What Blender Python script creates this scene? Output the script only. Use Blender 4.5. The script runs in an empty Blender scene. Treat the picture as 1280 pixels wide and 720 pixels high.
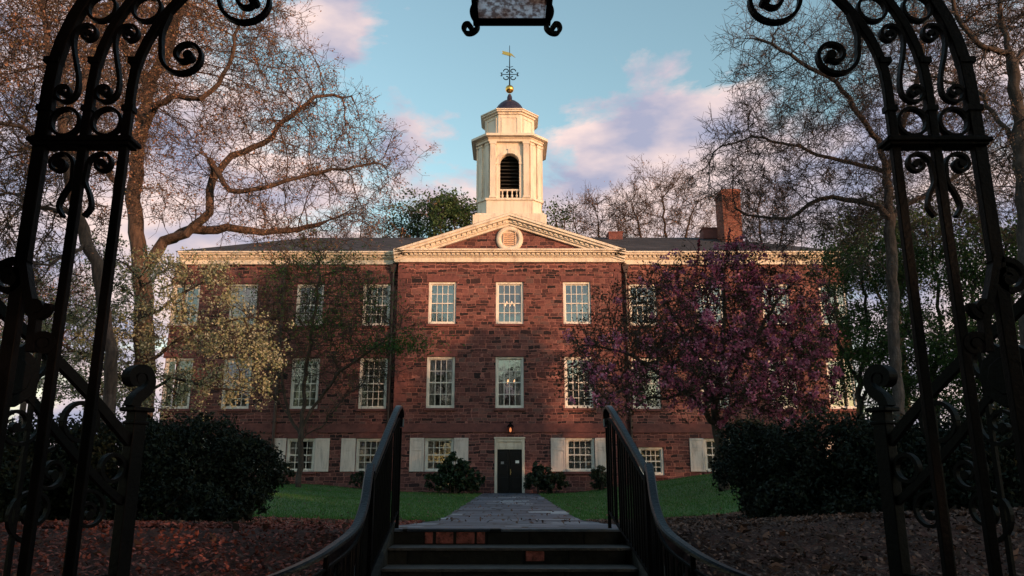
import bpy, math, random
import numpy as np
from math import sin, cos, pi, radians, sqrt

random.seed(7)
RNG = np.random.default_rng(11)
SC = bpy.context.scene
COL = SC.collection

# ------------------------------------------------------------------ camera
F = 960.0                       # focal length in pixels of a 1280 wide picture
TH = math.atan(0.2425)
CZ = 0.9
cam = bpy.data.cameras.new('camera')
cam.sensor_width = 36.0
cam.lens = F / 1280 * 36
cam.shift_x = 3 / 1280
cam.clip_start = 0.05
cam.clip_end = 3000
co = bpy.data.objects.new('camera', cam)
COL.objects.link(co)
co.location = (0, 0, CZ)
co.rotation_euler = (pi / 2 + TH, 0, 0)
SC.camera = co


def P(px, py, Y):
    """point of the world seen at photo pixel (px, py) in the vertical plane at distance Y"""
    u = (px - 637) / F
    v = (360 - py) / F
    fw = cos(TH) - v * sin(TH)
    up = sin(TH) + v * cos(TH)
    return np.array((u * Y / fw, Y, CZ + up * Y / fw))


# ------------------------------------------------------------------ helpers
def mesh_np(name, V, Fc, m, parent=None, smooth=False):
    V = np.asarray(V, dtype=np.float32)
    Fc = np.asarray(Fc, dtype=np.int32)
    me = bpy.data.meshes.new(name)
    k = Fc.shape[1]
    me.vertices.add(len(V))
    me.vertices.foreach_set('co', V.ravel())
    me.loops.add(Fc.size)
    me.loops.foreach_set('vertex_index', Fc.ravel())
    me.polygons.add(len(Fc))
    me.polygons.foreach_set('loop_start', np.arange(0, Fc.size, k, dtype=np.int32))
    me.polygons.foreach_set('loop_total', np.full(len(Fc), k, dtype=np.int32))
    me.update(calc_edges=True)
    if smooth:
        me.polygons.foreach_set('use_smooth', np.ones(len(Fc), dtype=bool))
    me.materials.append(m)
    o = bpy.data.objects.new(name, me)
    COL.objects.link(o)
    if parent:
        o.parent = parent
    return o


class MB:
    """collects shapes, builds ONE mesh object"""
    def __init__(s):
        s.v = []
        s.f = []

    def add(s, vs, fs):
        b = len(s.v)
        s.v += [tuple(map(float, p)) for p in vs]
        s.f += [tuple(b + i for i in f) for f in fs]
        return s

    def box(s, x0, x1, y0, y1, z0, z1):
        s.add([(x0, y0, z0), (x1, y0, z0), (x1, y1, z0), (x0, y1, z0), (x0, y0, z1), (x1, y0, z1), (x1, y1, z1), (x0, y1, z1)],
              [(0, 3, 2, 1), (4, 5, 6, 7), (0, 1, 5, 4), (1, 2, 6, 5), (2, 3, 7, 6), (3, 0, 4, 7)])
        return s

    def poly_y(s, pts, y0, y1):
        """polygon in XZ extruded along y"""
        n = len(pts)
        vs = [(p[0], y0, p[1]) for p in pts] + [(p[0], y1, p[1]) for p in pts]
        fs = [tuple(range(n)), tuple(range(2 * n - 1, n - 1, -1))] + [(i, i + n, (i + 1) % n + n, (i + 1) % n) for i in range(n)]
        return s.add(vs, fs)

    def poly_z(s, pts, z0, z1, pts1=None):
        """polygon in XY from z0 to z1 (the top may have other points)"""
        n = len(pts)
        q = pts1 or pts
        vs = [(p[0], p[1], z0) for p in pts] + [(p[0], p[1], z1) for p in q]
        fs = [tuple(range(n - 1, -1, -1)), tuple(range(n, 2 * n))] + [(i, (i + 1) % n, (i + 1) % n + n, i + n) for i in range(n)]
        return s.add(vs, fs)

    def lathe(s, cx, cy, prof, n=16):
        vs = []
        for (r, z) in prof:
            for k in range(n):
                a = 2 * pi * k / n
                vs.append((cx + r * cos(a), cy + r * sin(a), z))
        fs = []
        for j in range(len(prof) - 1):
            for k in range(n):
                fs.append((j * n + k, j * n + (k + 1) % n, (j + 1) * n + (k + 1) % n, (j + 1) * n + k))
        fs.append(tuple(range(n - 1, -1, -1)))
        fs.append(tuple((len(prof) - 1) * n + k for k in range(n)))
        return s.add(vs, fs)

    def tube(s, pts, r, n=8, ra=None):
        pts = [np.array(p, float) for p in pts]
        m = len(pts)
        vs = []
        ref = np.array((0.31, 0.87, 0.38))
        for i, p in enumerate(pts):
            d = pts[min(i + 1, m - 1)] - pts[max(i - 1, 0)]
            d = d / (np.linalg.norm(d) + 1e-9)
            u = np.cross(d, ref)
            if np.linalg.norm(u) < 0.1:
                u = np.cross(d, (1, 0, 0))
            u /= np.linalg.norm(u)
            w = np.cross(d, u)
            rr = r if ra is None else ra[i]
            for k in range(n):
                a = 2 * pi * k / n
                vs.append(p + rr * (cos(a) * u + sin(a) * w))
        fs = [tuple(range(n - 1, -1, -1)), tuple((m - 1) * n + k for k in range(n))]
        for i in range(m - 1):
            for k in range(n):
                fs.append((i * n + k, i * n + (k + 1) % n, (i + 1) * n + (k + 1) % n, (i + 1) * n + k))
        return s.add(vs, fs)

    def ribbon(s, pts, w, d, fr=None, taper=None):
        """flat bar bent in the plane of frame fr = (origin, ex, ez); w in the plane, d across it"""
        O, ex, ez = fr if fr else (np.zeros(3), np.array((1., 0, 0)), np.array((0, 0, 1.)))
        ey = np.cross(ez, ex)
        P2 = np.array(pts, float)
        m = len(P2)
        T = np.zeros_like(P2)
        T[1:-1] = P2[2:] - P2[:-2]
        T[0] = P2[1] - P2[0]
        T[-1] = P2[-1] - P2[-2]
        T /= np.linalg.norm(T, axis=1)[:, None] + 1e-9
        N = np.stack([-T[:, 1], T[:, 0]], 1)
        vs = []
        for i in range(m):
            k = 1 if taper is None else taper[i]
            for (a, b) in ((-1, -1), (1, -1), (1, 1), (-1, 1)):
                q = P2[i] + N[i] * a * w / 2 * k
                vs.append(O + ex * q[0] + ez * q[1] + ey * b * d / 2)
        fs = [(0, 1, 2, 3), ((m - 1) * 4 + 3, (m - 1) * 4 + 2, (m - 1) * 4 + 1, (m - 1) * 4)]
        for i in range(m - 1):
            for k in range(4):
                a = i * 4 + k
                b = i * 4 + (k + 1) % 4
                fs.append((a, a + 4, b + 4, b))
        return s.add(vs, fs)

    def build(s, name, m, parent=None, bevel=0, smooth=False):
        me = bpy.data.meshes.new(name)
        me.from_pydata(s.v, [], s.f)
        me.materials.append(m)
        o = bpy.data.objects.new(name, me)
        COL.objects.link(o)
        if parent:
            o.parent = parent
        if smooth:
            for p in me.polygons:
                p.use_smooth = True
        if bevel:
            b = o.modifiers.new('bevel', 'BEVEL')
            b.width = bevel
            b.segments = 2
            b.limit_method = 'ANGLE'
        return o


def tag(o, label, cat, group=None, kind=None):
    if label:
        o['label'] = label
    if cat:
        o['category'] = cat
    if group:
        o['group'] = group
    if kind:
        o['kind'] = kind
    return o


def thing(name, label, cat, group=None, loc=(0, 0, 0)):
    o = bpy.data.objects.new(name, None)
    COL.objects.link(o)
    o.location = loc
    return tag(o, label, cat, group)


# ------------------------------------------------------------------ materials
def nt(name):
    m = bpy.data.materials.new(name)
    m.use_nodes = True
    t = m.node_tree
    return m, t, t.nodes['Principled BSDF'], t.nodes, t.links


def pmat(name, c1, c2=None, rough=0.7, scale=8, bump=0.0, bscale=None, metal=0, spec=0.5, detail=6, mid=None, stretch=None):
    m, t, b, N, L = nt(name)
    b.inputs['Roughness'].default_value = rough
    b.inputs['Metallic'].default_value = metal
    b.inputs['Specular IOR Level'].default_value = spec
    tc = N.new('ShaderNodeTexCoord')
    if c2 is not None:
        no = N.new('ShaderNodeTexNoise')
        no.inputs['Scale'].default_value = scale
        no.inputs['Detail'].default_value = detail
        no.inputs['Roughness'].default_value = 0.65
        if stretch:
            mp = N.new('ShaderNodeMapping')
            mp.inputs['Scale'].default_value = stretch
            L.new(tc.outputs['Object'], mp.inputs[0])
            L.new(mp.outputs[0], no.inputs['Vector'])
        else:
            L.new(tc.outputs['Object'], no.inputs['Vector'])
        r = N.new('ShaderNodeValToRGB')
        r.color_ramp.elements[0].color = (*c1, 1)
        r.color_ramp.elements[1].color = (*c2, 1)
        r.color_ramp.elements[0].position = 0.32
        r.color_ramp.elements[1].position = 0.68
        if mid:
            e = r.color_ramp.elements.new(0.5)
            e.color = (*mid, 1)
        L.new(no.outputs['Fac'], r.inputs['Fac'])
        L.new(r.outputs['Color'], b.inputs['Base Color'])
    else:
        b.inputs['Base Color'].default_value = (*c1, 1)
    if bump:
        n2 = N.new('ShaderNodeTexNoise')
        n2.inputs['Scale'].default_value = bscale or scale * 4
        n2.inputs['Detail'].default_value = 5
        L.new(tc.outputs['Object'], n2.inputs['Vector'])
        bp = N.new('ShaderNodeBump')
        bp.inputs['Strength'].default_value = bump
        bp.inputs['Distance'].default_value = 0.02
        L.new(n2.outputs['Fac'], bp.inputs['Height'])
        L.new(bp.outputs['Normal'], b.inputs['Normal'])
    return m


def leafmat(name, cols, rough=0.6, trans=0.3):
    """each leaf island takes its own colour from the list"""
    m, t, b, N, L = nt(name)
    g = N.new('ShaderNodeNewGeometry')
    r = N.new('ShaderNodeValToRGB')
    r.color_ramp.interpolation = 'LINEAR'
    els = r.color_ramp.elements
    while len(els) < len(cols):
        els.new(0.5)
    for i, c in enumerate(cols):
        els[i].position = i / max(1, len(cols) - 1)
        els[i].color = (*c, 1)
    L.new(g.outputs['Random Per Island'], r.inputs['Fac'])
    L.new(r.outputs['Color'], b.inputs['Base Color'])
    b.inputs['Roughness'].default_value = rough
    b.inputs['Specular IOR Level'].default_value = 0.25
    tr = N.new('ShaderNodeBsdfTranslucent')
    L.new(r.outputs['Color'], tr.inputs['Color'])
    mx = N.new('ShaderNodeMixShader')
    mx.inputs['Fac'].default_value = trans
    L.new(b.outputs[0], mx.inputs[1])
    L.new(tr.outputs[0], mx.inputs[2])
    L.new(mx.outputs[0], N['Material Output'].inputs['Surface'])
    return m


def masonry(name, bw, rh, cols, mortar, msize=0.018, warp=0.05, axis='xz', rough=0.85, bump=0.5, stain=True, roww=0.5):
    """irregular coursed stone: rows of uneven height and stones of uneven length"""
    m, t, b, N, L = nt(name)
    b.inputs['Roughness'].default_value = rough
    b.inputs['Specular IOR Level'].default_value = 0.25

    def mth(op, a, c, d=None):
        n = N.new('ShaderNodeMath')
        n.operation = op
        for i, q in enumerate((a, c) if d is None else (a, c, d)):
            if isinstance(q, (int, float)):
                n.inputs[i].default_value = q
            else:
                L.new(q, n.inputs[i])
        return n.outputs[0]
    tc = N.new('ShaderNodeTexCoord')
    sp = N.new('ShaderNodeSeparateXYZ')
    L.new(tc.outputs['Object'], sp.inputs[0])
    if axis == 'xz':
        U = mth('ADD', sp.outputs['X'], sp.outputs['Y'])
        Vv = sp.outputs['Z']
    else:
        U, Vv = sp.outputs['X'], sp.outputs['Y']
    # soft wobble of the joints
    nz = N.new('ShaderNodeTexNoise')
    nz.inputs['Scale'].default_value = 1.3
    nz.inputs['Detail'].default_value = 3
    L.new(tc.outputs['Object'], nz.inputs['Vector'])
    wv = mth('MULTIPLY', mth('SUBTRACT', nz.outputs['Fac'], 0.5), warp * 2)
    nz2 = N.new('ShaderNodeTexNoise')
    nz2.inputs['Scale'].default_value = 9
    nz2.inputs['Detail'].default_value = 3
    L.new(tc.outputs['Object'], nz2.inputs['Vector'])
    wu = mth('MULTIPLY', mth('SUBTRACT', nz2.outputs['Fac'], 0.5), warp * 0.9)
    # rows of uneven height: 1-d warp of the vertical coordinate
    n1 = N.new('ShaderNodeTexNoise')
    n1.noise_dimensions = '1D'
    n1.inputs['Scale'].default_value = 1.1 / rh * 0.35
    n1.inputs['Detail'].default_value = 1
    L.new(Vv, n1.inputs['W'])
    V2 = mth('ADD', mth('ADD', Vv, wv), mth('ADD', mth('MULTIPLY', n1.outputs['Fac'], rh * roww * 2.2), wu))
    # stones of uneven length: warp of u that depends on the row
    row = mth('FLOOR', mth('DIVIDE', V2, rh), 0)
    cv = N.new('ShaderNodeCombineXYZ')
    L.new(mth('MULTIPLY', U, 1.0 / bw * 0.55), cv.inputs[0])
    L.new(mth('MULTIPLY', row, 7.31), cv.inputs[1])
    n3 = N.new('ShaderNodeTexNoise')
    n3.inputs['Scale'].default_value = 1
    n3.inputs['Detail'].default_value = 1
    L.new(cv.outputs[0], n3.inputs['Vector'])
    U2 = mth('ADD', mth('ADD', U, wu), mth('MULTIPLY', n3.outputs['Fac'], bw * 2.4))
    c3 = N.new('ShaderNodeCombineXYZ')
    L.new(U2, c3.inputs[0])
    L.new(V2, c3.inputs[1])
    br = N.new('ShaderNodeTexBrick')
    br.inputs['Scale'].default_value = 1
    br.inputs['Brick Width'].default_value = bw
    br.inputs['Row Height'].default_value = rh
    br.inputs['Mortar Size'].default_value = msize
    br.inputs['Mortar Smooth'].default_value = 0.35
    br.inputs['Color1'].default_value = (0, 0, 0, 1)
    br.inputs['Color2'].default_value = (1, 1, 1, 1)
    br.inputs['Mortar'].default_value = (0.5, 0.5, 0.5, 1)
    br.offset = 0.37
    L.new(c3.outputs[0], br.inputs['Vector'])
    rp = N.new('ShaderNodeValToRGB')
    els = rp.color_ramp.elements
    while len(els) < len(cols):
        els.new(0.5)
    for i, (p, c) in enumerate(cols):
        els[i].position = p
        els[i].color = (*c, 1)
    L.new(br.outputs['Color'], rp.inputs['Fac'])
    # fine variation in each stone
    nf = N.new('ShaderNodeTexNoise')
    nf.inputs['Scale'].default_value = 14
    nf.inputs['Detail'].default_value = 6
    L.new(tc.outputs['Object'], nf.inputs['Vector'])
    hs = N.new('ShaderNodeHueSaturation')
    L.new(rp.outputs['Color'], hs.inputs['Color'])
    L.new(mth('ADD', mth('MULTIPLY', nf.outputs['Fac'], 0.9), 0.55), hs.inputs['Value'])
    mx = N.new('ShaderNodeMix')
    mx.data_type = 'RGBA'
    L.new(br.outputs['Fac'], mx.inputs['Factor'])
    L.new(hs.outputs['Color'], mx.inputs['A'])
    mx.inputs['B'].default_value = (*mortar, 1)
    out = mx.outputs['Result']
    if stain:
        ns = N.new('ShaderNodeTexNoise')
        ns.inputs['Scale'].default_value = 0.45
        ns.inputs['Detail'].default_value = 6
        L.new(tc.outputs['Object'], ns.inputs['Vector'])
        h2 = N.new('ShaderNodeHueSaturation')
        L.new(out, h2.inputs['Color'])
        L.new(mth('ADD', mth('MULTIPLY', ns.outputs['Fac'], 0.9), 0.55), h2.inputs['Value'])
        out = h2.outputs['Color']
    L.new(out, b.inputs['Base Color'])
    bp = N.new('ShaderNodeBump')
    bp.inputs['Strength'].default_value = bump
    bp.inputs['Distance'].default_value = 0.03
    L.new(mth('SUBTRACT', mth('MULTIPLY', nf.outputs['Fac'], 0.6), br.outputs['Fac']), bp.inputs['Height'])
    L.new(bp.outputs['Normal'], b.inputs['Normal'])
    return m


M_stone = masonry('brownstone', 0.34, 0.155,
                  [(0.0, (.020, .014, .016)), (0.15, (.048, .024, .025)), (0.32, (.092, .037, .036)), (0.58, (.138, .051, .048)), (0.8, (.195, .082, .072)), (1.0, (.12, .068, .064))],
                  (.31, .13, .11), msize=0.016, warp=0.075, bump=0.9, roww=0.8)
M_band = pmat('band_stone', (.10, .034, .034), (.19, .066, .058), 0.85, 3, 0.4, 18)
M_brick = masonry('chimney_brick', 0.22, 0.08, [(0, (.09, .028, .022)), (0.5, (.18, .055, .04)), (1, (.24, .08, .058))], (.24, .13, .10), msize=0.012, warp=0.01)
M_cream = pmat('cream_paint', (.50, .42, .35), (.74, .66, .56), 0.6, 2.6, 0.25, 14, mid=(.69, .61, .51), stretch=(1.6, 1.6, .28))
M_white = pmat('white_paint', (.50, .47, .42), (.78, .74, .68), 0.55, 3.2, 0.2, 25, mid=(.70, .66, .60), stretch=(2, 2, .4))
M_slate = masonry('slate_roof', 0.35, 0.22, [(0, (.032, .027, .030)), (0.5, (.046, .039, .043)), (1, (.068, .058, .062))], (.02, .017, .018), msize=0.01, warp=0.01, axis='xz', rough=0.95)
M_dome = pmat('dark_copper', (.035, .03, .05), (.07, .055, .08), 0.4, 3, 0.1, metal=0.5)
M_gold = pmat('gold_leaf', (.95, .55, .13), (.8, .42, .1), 0.28, 5, metal=1.0)
M_iron = pmat('wrought_iron', (.0012, .0014, .002), (.0028, .003, .004), 0.5, 12, 0.15, 60, spec=0.05)
M_rail = pmat('rail_iron', (.0016, .0022, .005), (.004, .005, .010), 0.30, 20, 0.22, 60, spec=0.45)
M_door = pmat('dark_door', (.005, .004, .004), (.009, .007, .007), 0.3, 3, 0.1, spec=.3)
M_dark = pmat('dark_interior', (.02, .018, .017), None, 0.9)
M_pipe = pmat('dark_downspout', (.035, .018, .017), (.06, .03, .026), 0.5, 4)
M_curtain = pmat('curtain_cloth', (.26, .24, .20), (.42, .38, .33), 0.9, 2.5, 0.4, 6)
M_shutter = pmat('shutter_paint', (.44, .38, .35), (.74, .65, .60), 0.55, 3, 0.2, 25, mid=(.66, .57, .53), stretch=(2, 2, .35))
M_paper = pmat('paper', (.8, .8, .78), None, 0.7)
M_brass = pmat('brass', (.75, .5, .2), None, 0.3, metal=1)
M_bark = pmat('grey_brown_bark', (.028, .018, .014), (.12, .076, .058), 0.9, 7, 1.0, 16, mid=(.07, .044, .034), stretch=(2.2, 2.2, .5))
M_bark2 = pmat('dark_bark', (.022, .016, .013), (.075, .053, .044), 0.9, 7, 1.0, 16, mid=(.045, .032, .026), stretch=(2.2, 2.2, .5))
M_birch = pmat('pale_bark', (.025, .019, .018), (.12, .09, .082), 0.9, 7, 1.0, 16, mid=(.06, .045, .04), stretch=(2.2, 2.2, .6))
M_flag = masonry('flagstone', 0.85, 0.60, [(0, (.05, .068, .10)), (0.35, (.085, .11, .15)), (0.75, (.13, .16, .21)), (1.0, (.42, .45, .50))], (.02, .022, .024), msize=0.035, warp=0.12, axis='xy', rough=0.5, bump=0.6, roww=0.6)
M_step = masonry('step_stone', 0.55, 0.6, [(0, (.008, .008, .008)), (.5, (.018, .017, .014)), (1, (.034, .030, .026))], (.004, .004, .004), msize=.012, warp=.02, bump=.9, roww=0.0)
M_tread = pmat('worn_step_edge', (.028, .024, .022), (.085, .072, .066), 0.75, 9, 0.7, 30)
M_red = pmat('red_sunlight', (.035, .016, .014), (.42, .125, .10), 0.85, 16, 0.8, 30, mid=(.27, .075, .06))  # reddish sunset light on the risers, put into the colour
M_mulchleaf = leafmat('fallen_leaves', [(.06, .042, .036), (.13, .078, .062), (.24, .135, .105), (.10, .065, .055), (.045, .033, .03)], 0.8, 0.05)


def glassmat():
    m, t, b, N, L = nt('window_glass')
    gl = N.new('ShaderNodeBsdfGlossy')
    gl.inputs['Roughness'].default_value = 0.03
    gl.inputs['Color'].default_value = (.95, .97, 1, 1)
    tr = N.new('ShaderNodeBsdfTransparent')
    fr = N.new('ShaderNodeFresnel')
    fr.inputs['IOR'].default_value = 1.6
    tc = N.new('ShaderNodeTexCoord')
    no = N.new('ShaderNodeTexNoise')
    no.inputs['Scale'].default_value = 2.5
    L.new(tc.outputs['Object'], no.inputs['Vector'])
    bp = N.new('ShaderNodeBump')
    bp.inputs['Strength'].default_value = 0.15
    bp.inputs['Distance'].default_value = 0.02
    L.new(no.outputs['Fac'], bp.inputs['Height'])
    L.new(bp.outputs['Normal'], gl.inputs['Normal'])
    ad = N.new('ShaderNodeMath')
    ad.operation = 'ADD'
    L.new(fr.outputs[0], ad.inputs[0])
    ad.inputs[1].default_value = 0.12
    mx = N.new('ShaderNodeMixShader')
    L.new(ad.outputs[0], mx.inputs['Fac'])
    L.new(tr.outputs[0], mx.inputs[1])
    L.new(gl.outputs[0], mx.inputs[2])
    L.new(mx.outputs[0], N['Material Output'].inputs['Surface'])
    return m


M_glass = glassmat()


def emis(name, c, s):
    m, t, b, N, L = nt(name)
    b.inputs['Base Color'].default_value = (*c, 1)
    b.inputs['Emission Color'].default_value = (*c, 1)
    b.inputs['Emission Strength'].default_value = s
    return m


M_flame = emis('lamp_flame', (1, .5, .22), 1.6)
M_bulb = emis('warm_bulb', (1, .30, .11), .55)


def frosted():
    m, t, b, N, L = nt('mottled_lantern_glass')
    tc = N.new('ShaderNodeTexCoord')
    no = N.new('ShaderNodeTexNoise')
    no.inputs['Scale'].default_value = 55
    no.inputs['Detail'].default_value = 3
    L.new(tc.outputs['Object'], no.inputs['Vector'])
    n2 = N.new('ShaderNodeTexNoise')
    n2.inputs['Scale'].default_value = 7
    L.new(tc.outputs['Object'], n2.inputs['Vector'])
    r = N.new('ShaderNodeValToRGB')
    r.color_ramp.elements[0].color = (.25, .16, .15, 1)
    r.color_ramp.elements[1].color = (.85, .72, .74, 1)
    r.color_ramp.elements[0].position = 0.4
    r.color_ramp.elements[1].position = 0.6
    L.new(no.outputs['Fac'], r.inputs['Fac'])
    r2 = N.new('ShaderNodeValToRGB')
    r2.color_ramp.elements[0].color = (.55, .3, .2, 1)
    r2.color_ramp.elements[1].color = (1, 1, 1, 1)
    r2.color_ramp.elements[0].position = 0.4
    r2.color_ramp.elements[1].position = 0.55
    L.new(n2.outputs['Fac'], r2.inputs['Fac'])
    mc = N.new('ShaderNodeMix')
    mc.data_type = 'RGBA'
    mc.blend_type = 'MULTIPLY'
    mc.inputs['Factor'].default_value = 1
    L.new(r.outputs['Color'], mc.inputs['A'])
    L.new(r2.outputs['Color'], mc.inputs['B'])
    tl = N.new('ShaderNodeBsdfTranslucent')
    L.new(mc.outputs['Result'], tl.inputs['Color'])
    tp = N.new('ShaderNodeBsdfTransparent')
    L.new(mc.outputs['Result'], tp.inputs['Color'])
    gs = N.new('ShaderNodeBsdfGlossy')
    gs.inputs['Roughness'].default_value = 0.25
    m1 = N.new('ShaderNodeMixShader')
    m1.inputs['Fac'].default_value = 0.45
    L.new(tl.outputs[0], m1.inputs[1])
    L.new(tp.outputs[0], m1.inputs[2])
    m2 = N.new('ShaderNodeMixShader')
    m2.inputs['Fac'].default_value = 0.08
    L.new(m1.outputs[0], m2.inputs[1])
    L.new(gs.outputs[0], m2.inputs[2])
    L.new(m2.outputs[0], N['Material Output'].inputs['Surface'])
    return m


M_frost = frosted()

# ------------------------------------------------------------------ sky and light
SUN_AZ = radians(46)        # to the right of straight behind the camera
SUN_EL = radians(4.5)
sdir = np.array((sin(SUN_AZ) * cos(SUN_EL), -cos(SUN_AZ) * cos(SUN_EL), sin(SUN_EL)))


def make_world():
    w = bpy.data.worlds.new('World')
    SC.world = w
    w.use_nodes = True
    t = w.node_tree
    N, L = t.nodes, t.links
    bg = N['Background']
    sky = N.new('ShaderNodeTexSky')
    sky.sky_type = 'NISHITA'
    sky.sun_disc = False
    sky.sun_elevation = SUN_EL
    sky.sun_rotation = math.atan2(sdir[0], sdir[1])
    sky.air_density = 1.0
    sky.dust_density = 0.6
    sky.ozone_density = 2.0
    tc = N.new('ShaderNodeTexCoord')

    def mth(op, a, c, clamp=False):
        n = N.new('ShaderNodeMath')
        n.operation = op
        n.use_clamp = clamp
        for i, q in enumerate((a, c)):
            if isinstance(q, (int, float)):
                n.inputs[i].default_value = q
            else:
                L.new(q, n.inputs[i])
        return n.outputs[0]
    # clouds on a shallow dome of directions
    mp = N.new('ShaderNodeMapping')
    mp.inputs['Scale'].default_value = (1, 1, 2.3)
    mp.inputs['Location'].default_value = (0.35, 0.0, 0.12)
    L.new(tc.outputs['Generated'], mp.inputs[0])
    n1 = N.new('ShaderNodeTexNoise')
    n1.inputs['Scale'].default_value = 5.2
    n1.inputs['Detail'].default_value = 9
    n1.inputs['Roughness'].default_value = 0.62
    n1.inputs['Distortion'].default_value = 0.25
    L.new(mp.outputs[0], n1.inputs['Vector'])
    # banks of cloud in given directions (fixed in the sky)
    dens = n1.outputs['Fac']
    banks = [((800, 205), 0.17, 0.30), ((860, 150), 0.09, 0.16), ((720, 165), 0.045, 0.12), ((560, 235), 0.10, 0.14), ((505, 165), 0.03, 0.13),
             ((410, 35), 0.05, 0.19), ((445, 25), 0.03, 0.1), ((90, 250), 0.30, 0.3), ((1200, 240), 0.22, 0.26), ((900, 30), 0.14, -0.14),
             ((80, 60), 0.15, 0.10), ((530, 5), 0.035, 0.10), ((945, 110), 0.035, 0.10), ((570, 70), 0.13, -0.14), ((760, 60), 0.12, -0.16), ((430, 120), 0.06, -0.10)]
    for (px, py), rad, amp in banks:
        d = P(px, py, 100) - np.array((0, 0, CZ))
        d /= np.linalg.norm(d)
        vm = N.new('ShaderNodeVectorMath')
        vm.operation = 'DISTANCE'
        L.new(tc.outputs['Generated'], vm.inputs[0])
        vm.inputs[1].default_value = tuple(d)
        q = mth('DIVIDE', vm.outputs['Value'], rad)
        g = mth('POWER', 2.718, mth('MULTIPLY', mth('MULTIPLY', q, q), -1.0))
        dens = mth('ADD', dens, mth('MULTIPLY', g, amp))
    sz = N.new('ShaderNodeSeparateXYZ')
    L.new(tc.outputs['Generated'], sz.inputs[0])
    dens = mth('ADD', dens, mth('MULTIPLY', mth('SUBTRACT', 0.42, sz.outputs['Z'], True), 0.38))
    rp = N.new('ShaderNodeValToRGB')
    rp.color_ramp.elements[0].position = 0.595
    rp.color_ramp.elements[0].color = (0, 0, 0, 1)
    rp.color_ramp.elements[1].position = 0.72
    rp.color_ramp.elements[1].color = (1, 1, 1, 1)
    L.new(dens, rp.inputs['Fac'])
    n2 = N.new('ShaderNodeTexNoise')
    n2.inputs['Scale'].default_value = 7
    n2.inputs['Detail'].default_value = 6
    L.new(mp.outputs[0], n2.inputs['Vector'])
    cr = N.new('ShaderNodeValToRGB')
    cr.color_ramp.elements[0].position = 0.38
    cr.color_ramp.elements[0].color = (.44, .46, .62, 1)
    cr.color_ramp.elements[1].position = 0.62
    cr.color_ramp.elements[1].color = (1.05, .82, .77, 1)
    L.new(n2.outputs['Fac'], cr.inputs['Fac'])
    tint = N.new('ShaderNodeMix')
    tint.data_type = 'RGBA'
    tint.blend_type = 'MULTIPLY'
    tint.inputs['Factor'].default_value = 1
    tint.inputs['B'].default_value = SKYT
    L.new(sky.outputs[0], tint.inputs['A'])
    mix = N.new('ShaderNodeMix')
    mix.data_type = 'RGBA'
    L.new(rp.outputs['Color'], mix.inputs['Factor'])
    L.new(tint.outputs['Result'], mix.inputs['A'])
    sc = N.new('ShaderNodeVectorMath')
    sc.operation = 'SCALE'
    sc.inputs['Scale'].default_value = CLOUD
    L.new(cr.outputs['Color'], sc.inputs[0])
    L.new(sc.outputs[0], mix.inputs['B'])
    L.new(mix.outputs['Result'], bg.inputs['Color'])
    bg.inputs['Strength'].default_value = 0.15


SKYT = (3.2, 2.85, 2.25, 1)
CLOUD = 4.9
make_world()
sl = bpy.data.lights.new('sun', 'SUN')
sl.energy = 3.5
sl.angle = radians(0.5)
sl.color = (1.0, .53, .29)
so = bpy.data.objects.new('sun', sl)
COL.objects.link(so)
from mathutils import Vector
so.rotation_euler = Vector(sdir).to_track_quat('Z', 'Y').to_euler()
SC.view_settings.view_transform = 'Standard'
SC.view_settings.look = 'None'
SC.view_settings.exposure = 0.4
SC.view_settings.gamma = 1.0
SC.view_settings.use_curve_mapping = False

# ------------------------------------------------------------------ terrain
def sm(a, b, x):
    t = np.clip((x - a) / (b - a), 0, 1)
    return t * t * (3 - 2 * t)


PROFY = [-400, -60, -30, 0, 2.5, 4.0, 6.69, 10, 14, 16, 38, 60, 500, 3000]
PROFZ = [3.0, 3.0, 0.0, -.70, -.70, -.35, .452, .28, .10, .05, 0, -.3, -4, -10]


def ground(x, y):
    x = np.asarray(x, float)
    y = np.asarray(y, float)
    z = np.interp(y, PROFY, PROFZ)
    w = sm(9, 22, y) * (1 - sm(45, 80, y))
    z = z + w * (0.92 * sm(2.2, 10.5, x) + 0.40 * sm(2.5, 11, -x))
    nearw = sm(3.2, 6.0, y) * (1 - sm(10, 16, y))
    z = z + nearw * (0.10 * sm(1.3, 3.5, x) + 0.02 * sm(1.3, 3.5, -x))
    z = z + 0.05 * np.sin(x * 0.9 + 1.3 * np.sin(y * .35)) * np.sin(y * 0.6 + .5) * sm(2.2, 5, np.abs(x)) * (1 - sm(40, 70, y))
    return z


M_soil = pmat('dark_soil', (.045, .02, .016), (.15, .06, .046), 0.95, 6, 0.8, 40, mid=(.08, .036, .028))
xs = np.concatenate([[-2000, -900, -400, -200, -120], np.arange(-80, -20, 4), np.arange(-20, 20.01, 0.4), np.arange(24, 81, 4), [120, 200, 400, 900, 2000]])
ys = np.concatenate([[-400, -200, -120], np.arange(-80, -4, 4), np.arange(-4, 42, 0.4), np.arange(44, 120, 6), [160, 250, 500, 1000, 2800]])
XX, YY = np.meshgrid(xs, ys)
# keep the ground below the steps
ZZ = ground(XX, YY) - 0.03
ZZ = np.where((np.abs(XX) < 1.25) & (YY < 6.9) & (YY > 2), np.minimum(ZZ, -.85), ZZ)
nx, ny = len(xs), len(ys)
idx = np.arange(nx * ny).reshape(ny, nx)
Fq = np.stack([idx[:-1, :-1], idx[:-1, 1:], idx[1:, 1:], idx[1:, :-1]], -1).reshape(-1, 4)
g = mesh_np('ground', np.stack([XX, YY, ZZ], -1).reshape(-1, 3), Fq, M_soil, smooth=True)
tag(g, None, None, kind='structure')


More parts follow.
